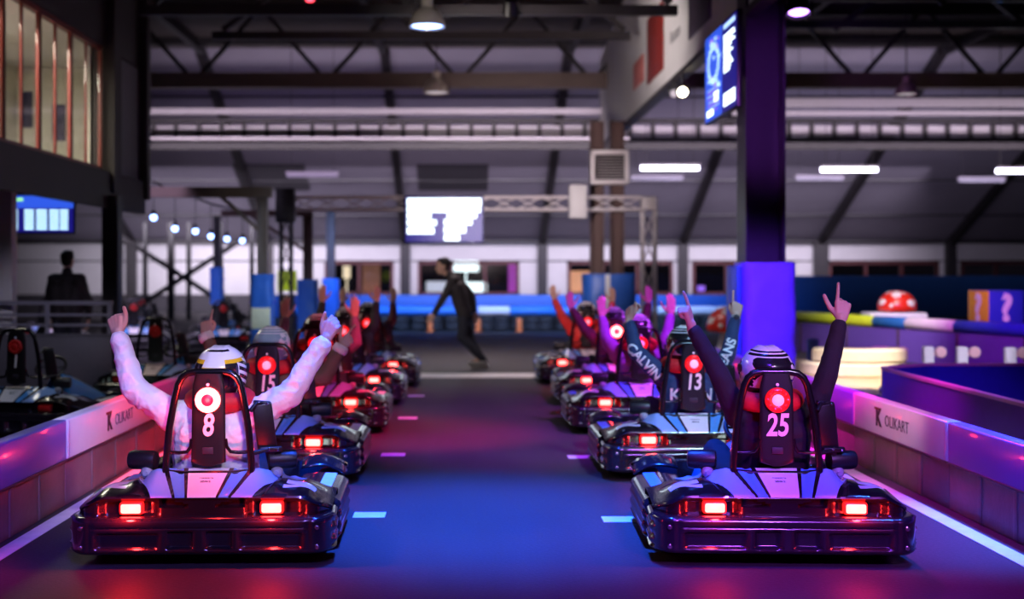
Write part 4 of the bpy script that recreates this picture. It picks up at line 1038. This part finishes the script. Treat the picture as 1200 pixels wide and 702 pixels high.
# long diagonal back barrier with padded top beams
M['lime'] = mat('lime_yellow_padding', (.62, .80, .03), .45); M['teal_pad'] = mat('teal_blue_padding', (.02, .14, .38), .45); M['pinkwhite'] = mat('pinkish_white_padding', (.80, .66, .74), .45); M['deepblue'] = mat('deep_blue_padding', (.03, .05, .60), .4)
A, B = V((5.79, 24.13, 0)), V((8.41, 16.2, 0)); dAB = (B-A).normalized(); LAB = (B-A).length
r = empty('back_barrier', A, 0, 'long purple barrier wall below the padded beams at the right', 'barrier')
m = MB(); q = dAB; m.bar(V((0, 0, .26)), q*LAB+V((0, 0, .26)), .10, .52); m.build('barrier_sheet', M['wall_purple'], r)
m = MB()
for k in range(7): m.box(q*(LAB*k/6)+V((-.045, -.02, .26)), (.05, .05, .52), bevel=.006)
m.build('barrier_post', M['board_edge'], r)
def along(px_): # distance along the diagonal wall for a picture column
    t = (px_-545)/1450; return (t*A.y-A.x)/(dAB.x-t*dAB.y)
def beam(lab, u0, u1, mt, rad=.10):
    p0, p1 = A+dAB*u0, A+dAB*u1; d = (p1-p0).normalized(); L = (p1-p0).length
    m = MB(); m.lathe([(.02, 0), (rad*.8, .0), (rad, .025), (rad, L-.025), (rad*.8, L), (.02, L)], p0+V((0, 0, .52+rad)), d, 18); o = m.build('padded_beam', M[mt]); return tag(o, lab, 'padded beam', 'padded beams along the right-hand back barrier')
seg = [along(v) for v in (893, 930, 1026, 1064, 1121)]
beam('short teal padded beam at the far left end of the back barrier', max(0, seg[0]-.6), seg[1]-.01, 'teal_pad')
beam('lime yellow padded beam on the right-hand back barrier', seg[1], seg[2]-.01, 'lime')
beam('teal padded beam between the lime one and the pinkish white one', seg[2], seg[3]-.01, 'teal_pad')
beam('pinkish white padded beam left of the question mark box', seg[3], seg[4]-.01, 'pinkwhite')
beam('deep blue padded beam in front of the question mark box', seg[4], LAB, 'deepblue')
# question mark box on a plinth
M['yellow_face'] = mat('yellow_box_face', (.78, .48, .03), .5); M['blue_face'] = mat('blue_box_face', (.025, .04, .50), .45)
cx = V((8.13, 18.95, 0)); rz = .14
r = empty('question_box', cx, rz, 'blue and yellow box printed with white question marks, above the back barrier', 'box')
m = MB(); m.box((0, 0, .895), (.565, .565, .555), bevel=.012); b = m.build('box_body', M['blue_face'], r)
m = MB(); m.box((-.286, 0, .895), (.012, .55, .545), bevel=.003); m.build('side_panel', M['yellow_face'], r)
text('question_mark', '?', .56, M['post_white'], r, (0, -.286, .895), (1, 0, 0), (0, 0, 1), bold=.022, extrude=.003)
text('question_mark', '?', .56, M['post_white'], r, (-.296, 0, .895), (0, -1, 0), (0, 0, 1), bold=.022, extrude=.003)
m = MB(); m.box((0, 0, .305), (.46, .46, .61), bevel=.01); o = m.build('plinth', M['board_edge'], loc=cx); o.rotation_euler.z = rz; tag(o, 'dark plinth under the question mark box', 'plinth')
# plain spotted toadstools
M['cap_red'] = mat('red_cap_gloss', (.75, .025, .012), .35, coat=.3); M['cap_white'] = mat('white_spot', (.85, .80, .80), .45)
def toadstool(lab, c, rc, zb, seed, table=True):
    rnd = random.Random(seed); r = empty('toadstool', c, 0, lab, 'toadstool', 'red toadstools')
    prof = [(rc*.55, zb+.02), (rc*.92, zb), (rc, zb+rc*.10), (rc*.98, zb+rc*.35), (rc*.86, zb+rc*.66), (rc*.62, zb+rc*.90), (rc*.32, zb+rc*1.02), (.01, zb+rc*1.06)]
    m = MB(); m.lathe(prof, (0, 0, 0), (0, 0, 1), 36); cap = m.build('cap', M['cap_red'], r, 60)
    for (az, el, s) in ((-1.95, .95, .27), (-2.85, .50, .26), (-1.05, .42, .25), (-1.2, 1.0, .12), (-.35, .55, .22), (.8, .6, .25), (2.0, .6, .25), (2.9, 1.05, .2), (-2.2, .25, .12)):
        d = V((math.cos(az)*math.cos(el), math.sin(az)*math.cos(el), math.sin(el)*1.03)); p = V((0, 0, zb+.04*rc))+d*rc*.985
        a, b2, n = basis(d); R = Matrix((a, b2, n)).transposed(); m = MB(); m.ball(p, (s*rc, s*rc, .055*rc), 18, 8, rot=R); m.build('cap_spot', M['cap_white'], cap, 60)
    m = MB(); m.lathe([(rc*.42, zb-.03 if not table else zb-.02), (rc*.5, zb-.01), (rc*.5, zb+.03), (rc*.4, zb+.05)], (0, 0, 0), (0, 0, 1), 24); m.build('stalk', M['cap_white'], r, 60); return r
toadstool('red toadstool with white spots on a white table at the right', (7.68, 22, 0), .335, .765, 1)
m = MB(); m.box((0, 0, .65), (1.0, .6, .17), bevel=.03)
for xx in (-.42, .42): m.box((xx, 0, .285), (.08, .4, .57), bevel=.01)
o = m.build('display_table', M['post_white'], loc=(7.62, 22, 0)); tag(o, 'white table carrying the red toadstool', 'table')
toadstool('big red toadstool half hidden behind the blue column pad', (4.42, 20.6, 0), .40, .46, 2, False)
m = MB(); m.lathe([(.20, 0), (.24, .02), (.22, .2), (.18, .42)], (4.42, 20.6, 0), (0, 0, 1), 20); o = m.build('toadstool_stand', M['post_white']); tag(o, 'pale stand under the half hidden toadstool', 'stand')

text('wall_lettering', 'Rosson', .30, M['ink'], bpy.data.objects['wall_bulkhead'], (3.198, 18.85, 5.08), (0, -1, 0), (0, 0, 1), extrude=.001)
# ------------------------------------------------------------------ blue hoardings and padded beams across the back
M['hoard_blue'] = mat('blue_hoarding', (.02, .10, .42), .5); M['beam_white'] = mat('white_padded_cover', (.75, .74, .80), .5); M['beam_blue'] = mat('bright_blue_cover', (.03, .20, .75), .45)
M['tyre_dark'] = mat('dark_tyre_wall', (.025, .022, .025), .8, bump=.4, bscale=8)
def hoarding(lab, x0, x1, z1):
    r = empty('hoarding', ((x0+x1)/2, 31, 0), 0, lab, 'hoarding'); wd = x1-x0
    m = MB(); m.box((0, 0, z1*.5+.16), (wd, .08, z1-.32), bevel=.01); m.build('sheet', M['hoard_blue'], r)
    m = MB(); m.box((0, 0, .16), (wd, .16, .32), bevel=.03); m.build('base_board', M['tyre_dark'], r)
    m = MB()
    n = max(2, round(wd/2.4))
    for k in range(n+1): m.box((-wd/2+wd*k/n*.99+.03, .08, z1/2), (.08, .08, z1), bevel=.01)
    m.build('hoarding_post', M['girder'], r)
hoarding('long blue hoarding behind the walking person', -5.2, 7.6, .88); hoarding('taller blue hoarding at the right under the dark windows', 7.75, 15.0, 1.36)
bx = [-4.2, -2.2, .32, 1.12, 2.2, 3.4, 4.6, 6.2, 7.6]
nm = ['leftmost blue padded beam before the far hoarding', 'blue padded beam left of the walking person', 'white padded beam behind the walking person', 'blue padded beam just right of the walking person', 'blue padded beam behind the red sleeved hand', 'white padded beam left of the big blue pad', 'white padded beam right of the gantry leg', 'white padded beam beside the half hidden toadstool']
for i in range(8):
    a, b = bx[i], bx[i+1]; m = MB(); m.lathe([(.02, 0), (.09, 0), (.115, .03), (.115, b-a-.04), (.09, b-a-.01), (.02, b-a-.01)], (a, 30.6, .50), (1, 0, 0), 16)
    o = m.build('padded_beam', M['beam_white' if i in (2, 5, 6, 7) else 'beam_blue']); tag(o, nm[i], 'padded beam', 'padded beams before the far hoarding')
for i in range(8):
    a, b = bx[i], bx[i+1]; m = MB(); n = round((b-a)/.42)
    for k in range(n): m.lathe([(.10, 0), (.19, .01), (.20, .06), (.20, .12), (.19, .17), (.10, .18)], (a+.21+(b-a-.42)*k/max(1, n-1), 30.6, .02), (0, 0, 1), 12); m.lathe([(.10, 0), (.19, .01), (.20, .06), (.20, .12), (.19, .17), (.10, .18)], (a+.21+(b-a-.42)*k/max(1, n-1), 30.6, .20), (0, 0, 1), 12)
    o = m.build('tyre_wall', M['tyre_dark']); tag(o, 'row of dark tyres under the '+nm[i].split(' before')[0], 'tyre wall', 'tyre rows along the far hoarding'); o['kind'] = 'stuff'
M['orange'] = mat('orange_marker', (.85, .20, .05), .5)
for i, (xx, lab) in enumerate(((-.85, 'orange marker post left of the walking person'), (.32, 'orange marker post right behind the walking person'), (1.32, 'orange marker post standing alone right of the walking person'))):
    m = MB(); m.lathe([(.10, 0), (.10, .02), (.07, .03), (.065, .30), (.05, .33), (.01, .335)], (xx, 30.1, 0), (0, 0, 1), 16); o = m.build('marker_post', M['orange']); tag(o, lab, 'marker post', 'orange posts on the far kerb')

# ------------------------------------------------------------------ padded posts, brown columns, gantry
M['pad_blue'] = mat('blue_vinyl_pad', (.03, .14, .62), .38, bump=.1, bscale=20); M['pad_violet'] = mat('violet_vinyl_pad', (.22, .13, .85), .33, bump=.35, bscale=7, var=.06)
M['rust'] = mat('rust_brown_steel', (.085, .035, .03), .55); M['label'] = mat('pale_label', (.75, .72, .55), .5)
def column(lab, x0, Y, wd, h, mt='rust', z0=0):
    m = MB()
    for s in (-1, 1): m.box((s*(wd/2-.02), 0, h/2), (.03, wd, h))
    m.box((0, 0, h/2), (wd-.04, .03, h)); o = m.build('steel_column', M[mt], loc=(x0, Y, z0)); return tag(o, lab, 'column')
def pad(lab, x0, Y, wd, dp, h, mt, stripe=False, label=False, z0=0.):
    r = empty('column_pad', (x0, Y, 0), 0, lab, 'pad', 'vinyl pads round the columns')
    m = MB(); rows = []; N = 40; t = .04
    # a thick sleeve round the column, open inside, softly buckled
    def ring(z, grow):
        out, inn = [], []
        for k in range(N):
            a = 2*PI*k/N; c, s = math.cos(a), math.sin(a)
            e = 4.2; rr = 1/((abs(c)**e+abs(s)**e)**(1/e)); bu = .012*noise.noise(V((c*2+x0, s*2, z*5)))+.006*noise.noise(V((c*6, s*6, z*11)))
            out.append(V((c*rr*(wd/2+bu)*grow, s*rr*(dp/2+bu)*grow, z))); inn.append(V((c*rr*(wd/2-t), s*rr*(dp/2-t), z)))
        return out, inn
    zs = [z0+.0]+[z0+h*k/24 for k in range(25)]+[z0+h]
    outs = []; inns = []
    for i, z in enumerate(zs):
        g = .95 if i in (0, len(zs)-1) else 1.; o_, i_ = ring(z, g); outs.append(o_); inns.append(i_)
    m.rings(outs+inns[::-1], 0, cap=False, closed=True); p = m.build('pad_sleeve', M[mt], r, 60)
    m = MB()
    for z in (z0+h*.33, z0+h*.68):
        for s in (-1, 1): m.box((s*(wd/2+.004), 0, z), (.02, dp*.5, .05), bevel=.006)
    m.build('strap', M['deepblue'], p)
    if stripe: m = MB(); m.box((-.05, -dp/2-.008, z0+h/2), (.10, .02, h*.98), bevel=.006); m.build('white_stripe', M['beam_white'], r)
    if label: m = MB(); m.box((0, -dp/2-.008, z0+h*.50), (wd*.85, .02, .34), bevel=.005); m.build('pad_label', M['label'], r)
    return r
pad('violet vinyl pad round the big column behind kart number 25', 3.435, 14.2, .63, .64, 1.56, 'pad_violet'); 
m = MB(); m.box((0, 0, .76), (.055, .60, 1.52), bevel=.02, seg=3); o = m.build('column_pad', M['pad_blue'], loc=(3.085, 14.2, 0)); tag(o, 'narrow blue pad standing on the left flank of the violet column pad', 'pad')
for i, (xx, lab) in enumerate(((2.62, 'left one of the two brown steel columns above the wide blue pad'), (3.02, 'right one of the two brown steel columns above the wide blue pad'))): column(lab, xx, 24.62, .27, 4.45)
pad('wide blue vinyl pad with a white stripe round the brown columns', 2.85, 24.62, 1.04, .70, 1.42, 'pad_blue', stripe=True)
column('brown steel column under the left brown beam, blue pad with pale label', -3.27, 20, .17, 2.72, 'girder_brown'); pad('blue vinyl pad with a pale label on the left brown column', -3.27, 20, .36, .36, 1.42, 'pad_blue', label=True)
column('brown steel column just left of the gantry, second from the left beam', -3.25, 25.6, .2, 2.75); pad('plain blue vinyl pad on the second brown column', -3.25, 25.6, .42, .42, 1.3, 'pad_blue')
column('thin dark steel column right of the second blue pad', -3.2, 29.5, .2, 2.9); pad('narrow blue vinyl pad on the thin farther column', -3.2, 29.5, .40, .40, 1.3, 'pad_blue')
column('dark steel column in the pit with a high blue pad', -5.05, 25.2, .14, 2.6, 'girder'); pad('blue vinyl pad set high on the pit column', -5.05, 25.2, .26, .26, .75, 'pad_blue', z0=.8)
m = MB(); m.bar((-5.66, 20, 2.74), (-3.12, 20, 2.74), .16, .17); m.bar((-3.95, 20, 2.68), (-3.3, 20, 2.1), .06, .06); o = m.build('brown_beam', M['girder_brown']); tag(o, 'horizontal brown beam from the office to the left brown column', 'beam')
m = MB(); m.bar((-5.0, 25.4, 2.66), (-3.2, 25.4, 2.66), .12, .12); m.bar((-4.4, 25.4, 2.62), (-3.3, 25.4, 1.9), .06, .06); o = m.build('brown_beam', M['rust']); tag(o, 'farther dark brown beam with a diagonal brace behind the speaker', 'beam')
M['hivis'] = mat('yellow_green_sign', (.70, .85, .04), .5, emit=(.7, .9, .05), estr=.25)
r = empty('notice_stand', (-3.95, 27.5, 0), 0, 'yellow green sign on a dark red stand between the blue pads', 'sign')
m = MB(); m.box((0, 0, .48), (.34, .22, .96), bevel=.02); m.build('stand', M['rust'], r); m = MB(); m.box((0, -.02, 1.26), (.42, .05, .46), bevel=.01); m.build('sign_plate', M['hivis'], r)

def box_truss(m, p0, p1, s, r=.028, bay=.5):
    p0, p1 = V(p0), V(p1); a, b, d = basis(p1-p0); L = (p1-p0).length; n = round(L/bay)
    cs = [(a*i+b*j)*s/2 for i, j in ((-1, -1), (1, -1), (1, 1), (-1, 1))]
    for c in cs: m.cyl(p0+c, p1+c, r, seg=8)
    for k in range(n):
        for q in range(4):
            c0, c1 = cs[q], cs[(q+1) % 4]
            if k % 2: c0, c1 = c1, c0
            m.cyl(p0+d*(L*k/n)+c0, p0+d*(L*(k+1)/n)+c1, r*.55, seg=6)
M['alu'] = mat('pale_aluminium_truss', (.66, .60, .62), .4)
r = empty('gantry', (0, 24, 0), 0, 'pale aluminium truss gantry spanning the track with one visible leg', 'gantry')
m = MB(); box_truss(m, (-3.38, 0, 2.78), (3.42, 0, 2.78), .24); m.build('truss_span', M['alu'], r)
m = MB(); box_truss(m, (3.56, 0, 0), (3.56, 0, 2.66), .24); m.build('leg', M['alu'], r)
m = MB(); m.box((3.56, 0, 2.78), (.30, .30, .26), bevel=.03); m.build('corner_block', M['alu'], r)
m = MB(); box_truss(m, (-3.5, .2, 0), (-3.5, .2, 2.66), .2); m.build('leg', M['girder'], r)

# ------------------------------------------------------------------ screens
M['bezel'] = mat('black_screen_bezel', (.012, .012, .016), .35); M['scr_blue'] = glow('screen_deep_blue', (.02, .015, .35), .55); M['scr_mid'] = glow('screen_mid_blue', (.03, .10, .75), 1.1)
M['scr_white'] = glow('screen_white_text', (.80, .96, 1), 2.6); M['scr_soft'] = glow('screen_pale_blue', (.45, .68, 1), 1.5); M['scr_green'] = glow('screen_green_bar', (.35, .95, .25), 1.3); M['scr_violet'] = glow('screen_violet', (.35, .12, .9), 1.2); M['scr_row'] = glow('screen_rows', (.50, .80, 1), 1.7)
def screen(lab, w_, h_, loc, rz, items, group=None):
    r = empty('screen', loc, rz, lab, 'screen', group)
    m = MB(); m.box((0, 0, 0), (w_+.05, .06, h_+.05), bevel=.012); m.box((0, .05, 0), (w_*.5, .07, h_*.5), bevel=.02); m.build('casing', M['bezel'], r)
    m = MB(); m.box((0, -.031, 0), (w_, .004, h_)); d = m.build('display', M['scr_blue'], r)
    by = {}
    for (x0, x1, z0, z1, mt) in items: by.setdefault(mt, []).append((x0, x1, z0, z1))
    for mt, L in by.items():
        m = MB()
        for x0, x1, z0, z1 in L: m.box(((x0+x1)/2*w_-w_/2, -.0345, h_/2-(z0+z1)/2*h_), ((x1-x0)*w_, .003, (z1-z0)*h_))
        m.build('display_text' if mt != 'scr_mid' else 'display_panel', M[mt], d)
    return r
it = [(.02, .98, .03, .20, 'scr_white'), (.02, .97, .215, .34, 'scr_white'), (.02, .33, .36, .48, 'scr_white'), (.54, .92, .36, .47, 'scr_white'), (.02, .40, .51, .63, 'scr_white'), (.02, .37, .68, .82, 'scr_white'), (.50, .86, .50, .62, 'scr_white'), (.50, .78, .66, .80, 'scr_white'), (.50, .70, .84, .97, 'scr_white')]
screen('bright timing screen hanging from the gantry over the track', 1.48, .86, (-.40, 23.72, 2.46), 0, it)
it = [(.0, 1, .0, .34, 'scr_mid'), (.02, .24, .06, .15, 'scr_green')]
for k in range(7):
    z = .38+.083*k
    for a, b in ((.02, .16), (.26, .40), (.44, .60), (.64, .78), (.80, .92)): it.append((a, b, z, z+.055, 'scr_row'))
screen('small blue results table screen below the office windows at left', .86, .48, (-5.62, 16.4, 2.22), .05, it)
it = [(.0, .56, 0, 1, 'scr_mid')]
for k in range(16):
    a = 2*PI*k/16; it.append((.28+.17*math.cos(a)-.035, .28+.17*math.cos(a)+.035, .36+.20*math.sin(a)-.045, .36+.20*math.sin(a)+.045, 'scr_soft'))
rn = random.Random(3)
for k in range(12): z = .64+.024*k; it.append((.06+.06*rn.random(), .38+.14*rn.random(), z, z+.013, 'scr_violet' if k % 3 else 'scr_soft'))
it.append((.30, .46, .70, .82, 'scr_white'))
for k in range(14): a = rn.random()*.44+.04; z = .04+.6*rn.random(); it.append((a, a+.05+.05*rn.random(), z, z+.03+.03*rn.random(), 'scr_soft' if k % 3 else 'scr_violet')); it.append((.06, .28, .88, .95, 'scr_white'))
for k in range(13): z = .15+.033*k; it.append((.62, .80+.16*rn.random(), z, z+.021, 'scr_white'))
it += [(.62, .96, .80, .94, 'scr_white'), (.62, .96, .03, .08, 'scr_soft')]
screen('large screen with picture and text list on the side of the violet column', 1.72, 1.02, (2.98, 14.3, 3.78), -PI/2, it)
m = MB(); m.bar((3.02, 14.2, 3.8), (3.2, 14.2, 3.8), .1, .2); o = m.build('screen_bracket', M['bezel']); tag(o, 'black wall bracket between the violet column and its screen', 'bracket')

# ------------------------------------------------------------------ hall fittings
m = MB(); m.box((0, 0, 0), (.36, .3, .66), bevel=.03); m.box((0, -.152, -.1), (.28, .01, .4), bevel=.005); m.lathe([(.10, 0), (.11, .01), (.08, .02), (.03, .005)], (0, -.155, -.16), (0, -1, 0), 16); m.bar((0, .1, .05), (0, .42, .05), .06)
o = m.build('loudspeaker', M['plastic_matt'], loc=(-3.42, 23.6, 2.72)); tag(o, 'black loudspeaker hung at the left end of the gantry', 'loudspeaker')
r = empty('air_conditioner', (2.82, 24.27, 3.50), 0, 'pale air conditioner cabinet with grille on the brown columns', 'air conditioner')
m = MB()
for a in ((0, 0, .29, .74, .4, .08), (0, 0, -.29, .74, .4, .08), (-.33, 0, 0, .08, .4, .6), (.33, 0, 0, .08, .4, .6)): m.box(a[:3], a[3:], bevel=.012)
m.box((0, .15, 0), (.7, .1, .6)); m.build('cabinet', M['alu'], r)
m = MB()
for k in range(9): m.box((0, -.13, -.22+.055*k), (.6, .06, .018), rot=(.5, 0, 0))
m.build('grille', M['girder'], r)
m = MB(); m.box((0, 0, 0), (.34, .3, .64), bevel=.03); m.box((0, -.155, .0), (.26, .012, .5), bevel=.005); o = m.build('control_box', M['wall_white'], loc=(2.16, 23.7, 2.80)); tag(o, 'pale upright box mounted on the gantry, right of the timing screen', 'box')
M['lamp_alu'] = mat('spun_aluminium', (.62, .58, .53), .3, .3); M['bulb_blue'] = glow('blue_led_face', (.25, .4, 1), 9); M['bulb_dim'] = glow('dim_lamp_face', (.9, .8, .85), .5); M['bulb_violet'] = glow('violet_led_face', (.45, .2, 1), 8)
def highbay(lab, x0, Y, z, s, face, tint='lamp_alu', top=7.55):
    r = empty('high_bay_lamp', (x0, Y, z), 0, lab, 'lamp', 'pendant lamps under the roof')
    m = MB(); m.lathe([(s*.28, s*1.12), (s*.34, s*1.06), (s*.55, s*.95), (s*.76, s*.74), (s*.90, s*.48), (s*.97, s*.2), (s, 0), (s*.96, 0), (s*.92, s*.2), (s*.8, s*.5), (s*.5, s*.86), (s*.26, s*.98)], (0, 0, 0), (0, 0, 1), 28, cap=False); m.build('shade', M[tint], r, 50)
    m = MB(); m.lathe([(s*.02, s*.10), (s*.80, s*.10), (s*.8, s*.06), (s*.02, s*.04)], (0, 0, 0), (0, 0, 1), 24); m.build('lamp_face', M[face], r)
    m = MB(); m.cyl((0, 0, s*1.05), (0, 0, s*1.6), s*.33, seg=14); m.build('ballast', M[tint], r); m = MB(); m.cyl((0, 0, s*1.5), (0, 0, top-z), .012, seg=6); m.build('hanger', M['girder'], r)
highbay('nearest dome pendant lamp with blue lit face at the top', -.49, 16, 4.62, .235, 'bulb_blue')
highbay('dome pendant lamp hanging farther back in the middle', -.53, 23, 4.78, .25, 'bulb_dim')
M['lamp_pinkish'] = mat('rose_spun_metal', (.50, .25, .40), .35, .6)
highbay('rose tinted dome pendant lamp at the right', 8.2, 23, 4.75, .21, 'bulb_dim', 'lamp_pinkish')
def stage_light(lab, loc, aim, s, face, top):
    r = empty('stage_light', loc, 0, lab, 'lamp'); d = (V(aim)-V(loc)).normalized()
    m = MB(); m.lathe([(s*.5, -s*1.6), (s*.8, -s*1.5), (s*.85, -.2*s), (s, 0), (s, s*.25), (s*.9, s*.25), (s*.8, .0)], (0, 0, 0), d, 20, cap=False); m.lathe([(.01, -s*1.6), (s*.5, -s*1.6)], (0, 0, 0), d, 20, cap=False); m.build('housing', M['plastic_matt'], r)
    m = MB(); m.lathe([(.005, .0), (s*.8, 0), (s*.8, -.02), (.005, -.02)], (0, 0, 0), d, 20); m.build('lens', M[face], r)
    m = MB(); m.tube([(-s*1.05, 0, -s*.4), (-s*1.1, 0, s*1.4), (s*1.1, 0, s*1.4), (s*1.05, 0, -s*.4)], .012, 6); m.cyl((0, 0, s*1.4), (0, 0, top-loc[2]), .02, seg=6); m.build('yoke', M['girder'], r); return r
stage_light('violet stage light at the top beside the big column', (3.72, 13.8, 4.36), (3.5, 12.4, 0), .14, 'bulb_violet', 7.52)
M['bulb_warm'] = glow('warm_spot_face', (1, .86, .62), 22)
stage_light('small warm spotlight glowing under the bulkhead edge, right one of two', (3.19, 18.14, 4.09), (2.4, 11, 2.9), .085, 'bulb_warm', 4.4)
stage_light('small dim spotlight under the bulkhead edge beside the warm glowing one', (3.19, 18.9, 4.18), (2.4, 11, 2.9), .075, 'bulb_dim', 4.4)
M['bulb_red'] = glow('red_led_face', (1, .05, .08), 5)
stage_light('small red stage light at the top edge left of the dome lamp', (-2.03, 16.2, 5.02), (-1.8, 14.8, 2), .07, 'bulb_red', 7.52)
stage_light('dark stage light hanging at the top middle', (.62, 16.5, 4.93), (.8, 19, 2), .12, 'girder', 7.52)
M['tube_lit'] = glow('lit_fluorescent_tube', (.82, .80, 1), 16); M['tube_off'] = mat('unlit_fluorescent_tube', (.40, .38, .43), .4)
def tube(lab, px_, py_, wpx, Y, lit):
    x0 = (px_-545)/1450*Y; z = 1.45-(py_-319)/1450*Y; L = wpx/1450*Y
    r = empty('tube_light', (x0, Y, z), 0, lab, 'tube light', 'tube lights under the sloped roof')
    m = MB(); m.box((0, 0, .075), (L, .14, .06), bevel=.015); m.build('batten', M['girder_pale'], r)
    m = MB(); m.cyl((-L*.48, 0, 0), (L*.48, 0, 0), .045, seg=12); m.build('tube', M['tube_lit' if lit else 'tube_off'], r)
    m = MB()
    for s in (-1, 1): m.cyl((s*L*.4, 0, .09), (s*L*.4, 0, 7.55-z), .008, seg=5)
    m.build('hanger', M['girder'], r)
zr_ = lambda y: 2.57+.43*(45-y)
tube('lit tube light left of the violet column', 785, 197, 70, 29.6, True); tube('lit tube light right of the violet column', 995, 199, 68, 29.6, True); tube('lit tube light cut by the right edge', 1192, 200.5, 50, 29.6, True)
tube('unlit tube light below and left of the right-hand lit tube', 960, 210, 58, 33, False); tube('unlit tube light near the right edge', 1150, 212, 56, 33, False); tube('unlit tube light just below the left lit tube', 770, 210, 62, 33, False); tube('unlit tube light above the gantry at left', 366, 206, 62, 33, False)
# little blue party lamps under the mezzanine
for i, (a, b) in enumerate(((180, 255), (205, 268), (229, 271), (247, 277), (266, 280), (284, 282))):
    Y = 21+.9*i; c = V(((a-545)/1450*Y, Y, 1.45-(b-319)/1450*Y)); r = empty('party_lamp', c, 0, '%s small blue lamp from the left in the string above the pit' % ['first', 'second', 'third', 'fourth', 'fifth', 'sixth'][i], 'lamp', 'string of small blue lamps over the pit')
    m = MB(); m.ball((0, 0, 0), .055, 14, 9); m.build('bulb', M['bulb_blue'], r); m = MB(); m.lathe([(.03, .04), (.04, .05), (.04, .12), (.02, .14)], (0, 0, 0), (0, 0, 1), 12); m.cyl((0, 0, .13), (0, 0, .62), .008, seg=5); m.build('socket', M['plastic_matt'], r)
m = MB(); m.tube([V(((a-545)/1450*(21+.9*i), 21+.9*i, 1.45-(b-319)/1450*(21+.9*i)+.62)) for i, (a, b) in enumerate(((180, 255), (205, 268), (229, 271), (247, 277), (266, 280), (284, 282)))], .02, 6); o = m.build('lamp_rail', M['girder']); tag(o, 'thin dark rail carrying the small blue lamps', 'rail')
# railing with solid panel by the pit
r = empty('railing', (-4.85, 14.5, 0), 0, 'grey metal railing with solid lower panel at the left', 'railing'); M['rail_grey'] = mat('grey_blue_rail_paint', (.22, .21, .27), .45); M['rail_panel'] = mat('dark_grey_panel', (.10, .095, .12), .55)
m = MB()
for z in (1.09, .95, .83): m.bar((-1.6, 0, z), (.72, 0, z), .035 if z < 1 else .05, .03 if z < 1 else .045)
m.build('rail', M['rail_grey'], r)
for xx in (-1.5, -.78, -.05, .68): m = MB(); m.box((xx, .02, .55), (.05, .05, 1.1), bevel=.008); m.build('railing_post', M['rail_grey'], r)
m = MB(); m.box((-.44, 0, .36), (2.3, .03, .70), bevel=.008); m.box((-.44, -.005, .715), (2.3, .05, .03), bevel=.006); m.build('panel', M['rail_panel'], r)
# steel cross brace and posts in front of the far left wall
def brace(lab, x0, x1, Y, z0, z1):
    m = MB(); m.bar((x0, Y, z0), (x1, Y, z1), .14); m.bar((x0, Y+.05, z1), (x1, Y+.05, z0), .14); o = m.build('cross_brace', M['girder']); tag(o, lab, 'cross brace')
brace('large dark steel cross brace against the far left wall', -10.6, -6.7, 38, .03, 2.55)
for i, xx in enumerate((-10.7, -9.9, -9.1, -8.55, -7.6, -6.6)):
    m = MB(); m.box((0, 0, 1.5), (.12 if i % 2 else .2, .15, 3.0), bevel=.01); o = m.build('steel_post', M['girder'], loc=(xx, 38.3, 0)); tag(o, '%s dark post from the left by the far cross brace' % ['first', 'second', 'third', 'fourth', 'fifth', 'sixth'][i], 'post', 'dark posts by the far cross brace')
# glowing boxes added behind the back windows, standing in for reflections and lights
for i, (px0, px1, py0, py1, col, st, lab) in enumerate(((532, 560, 306, 318, (.8, .95, 1), 2.6, 'white glow standing in for a screen reflection in the window at the walking person'), (546, 570, 331, 344, (.8, .95, 1), 2.4, 'lower white glow standing in for a screen reflection right of the walking person'), (500, 524, 330, 342, (.75, .78, .95), .8, 'dim pale glow standing in for a reflection left of the walking person in the window'), (596, 606, 310, 342, (.7, .1, .8), .55, 'violet glow strip standing in for a reflection in the window right of the walking person'), (668, 696, 318, 344, (1, .45, .25), .9, 'orange lit display in the window left of the gantry leg'), (818, 826, 335, 341, (.35, .15, 1), 1.2, 'small violet light in the window left of the violet column'), (402, 410, 312, 326, (1, .8, .55), 1.3, 'small warm lamp in the left window'), (425, 445, 311, 343, (.5, .2, .12), .35, 'dim brown panel in the left window'), (1003, 1040, 336, 342, (.5, .8, 1), 1.0, 'pale lit strip in the window left of the right toadstool'), (1183, 1196, 333, 339, (.6, 1, .8), 2.0, 'greenish white light in the window above the question mark box'))):
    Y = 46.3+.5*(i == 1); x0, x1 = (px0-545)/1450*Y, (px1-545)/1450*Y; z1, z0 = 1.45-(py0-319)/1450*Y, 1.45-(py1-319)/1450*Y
    g = glow('window_glow_%d' % i, col, st); m = MB(); m.box(((x0+x1)/2, Y, (z0+z1)/2), (x1-x0, .06, z1-z0), bevel=.02); m.box(((x0+x1)/2, Y+.08, (z0+z1)/2), ((x1-x0)*1.04, .08, (z1-z0)*1.04)); m.bar(((x0+x1)/2, Y+.1, z0), ((x0+x1)/2, Y+.1, -.0), .05); o = m.build('glow_stand_in', g); tag(o, lab, 'lit panel')
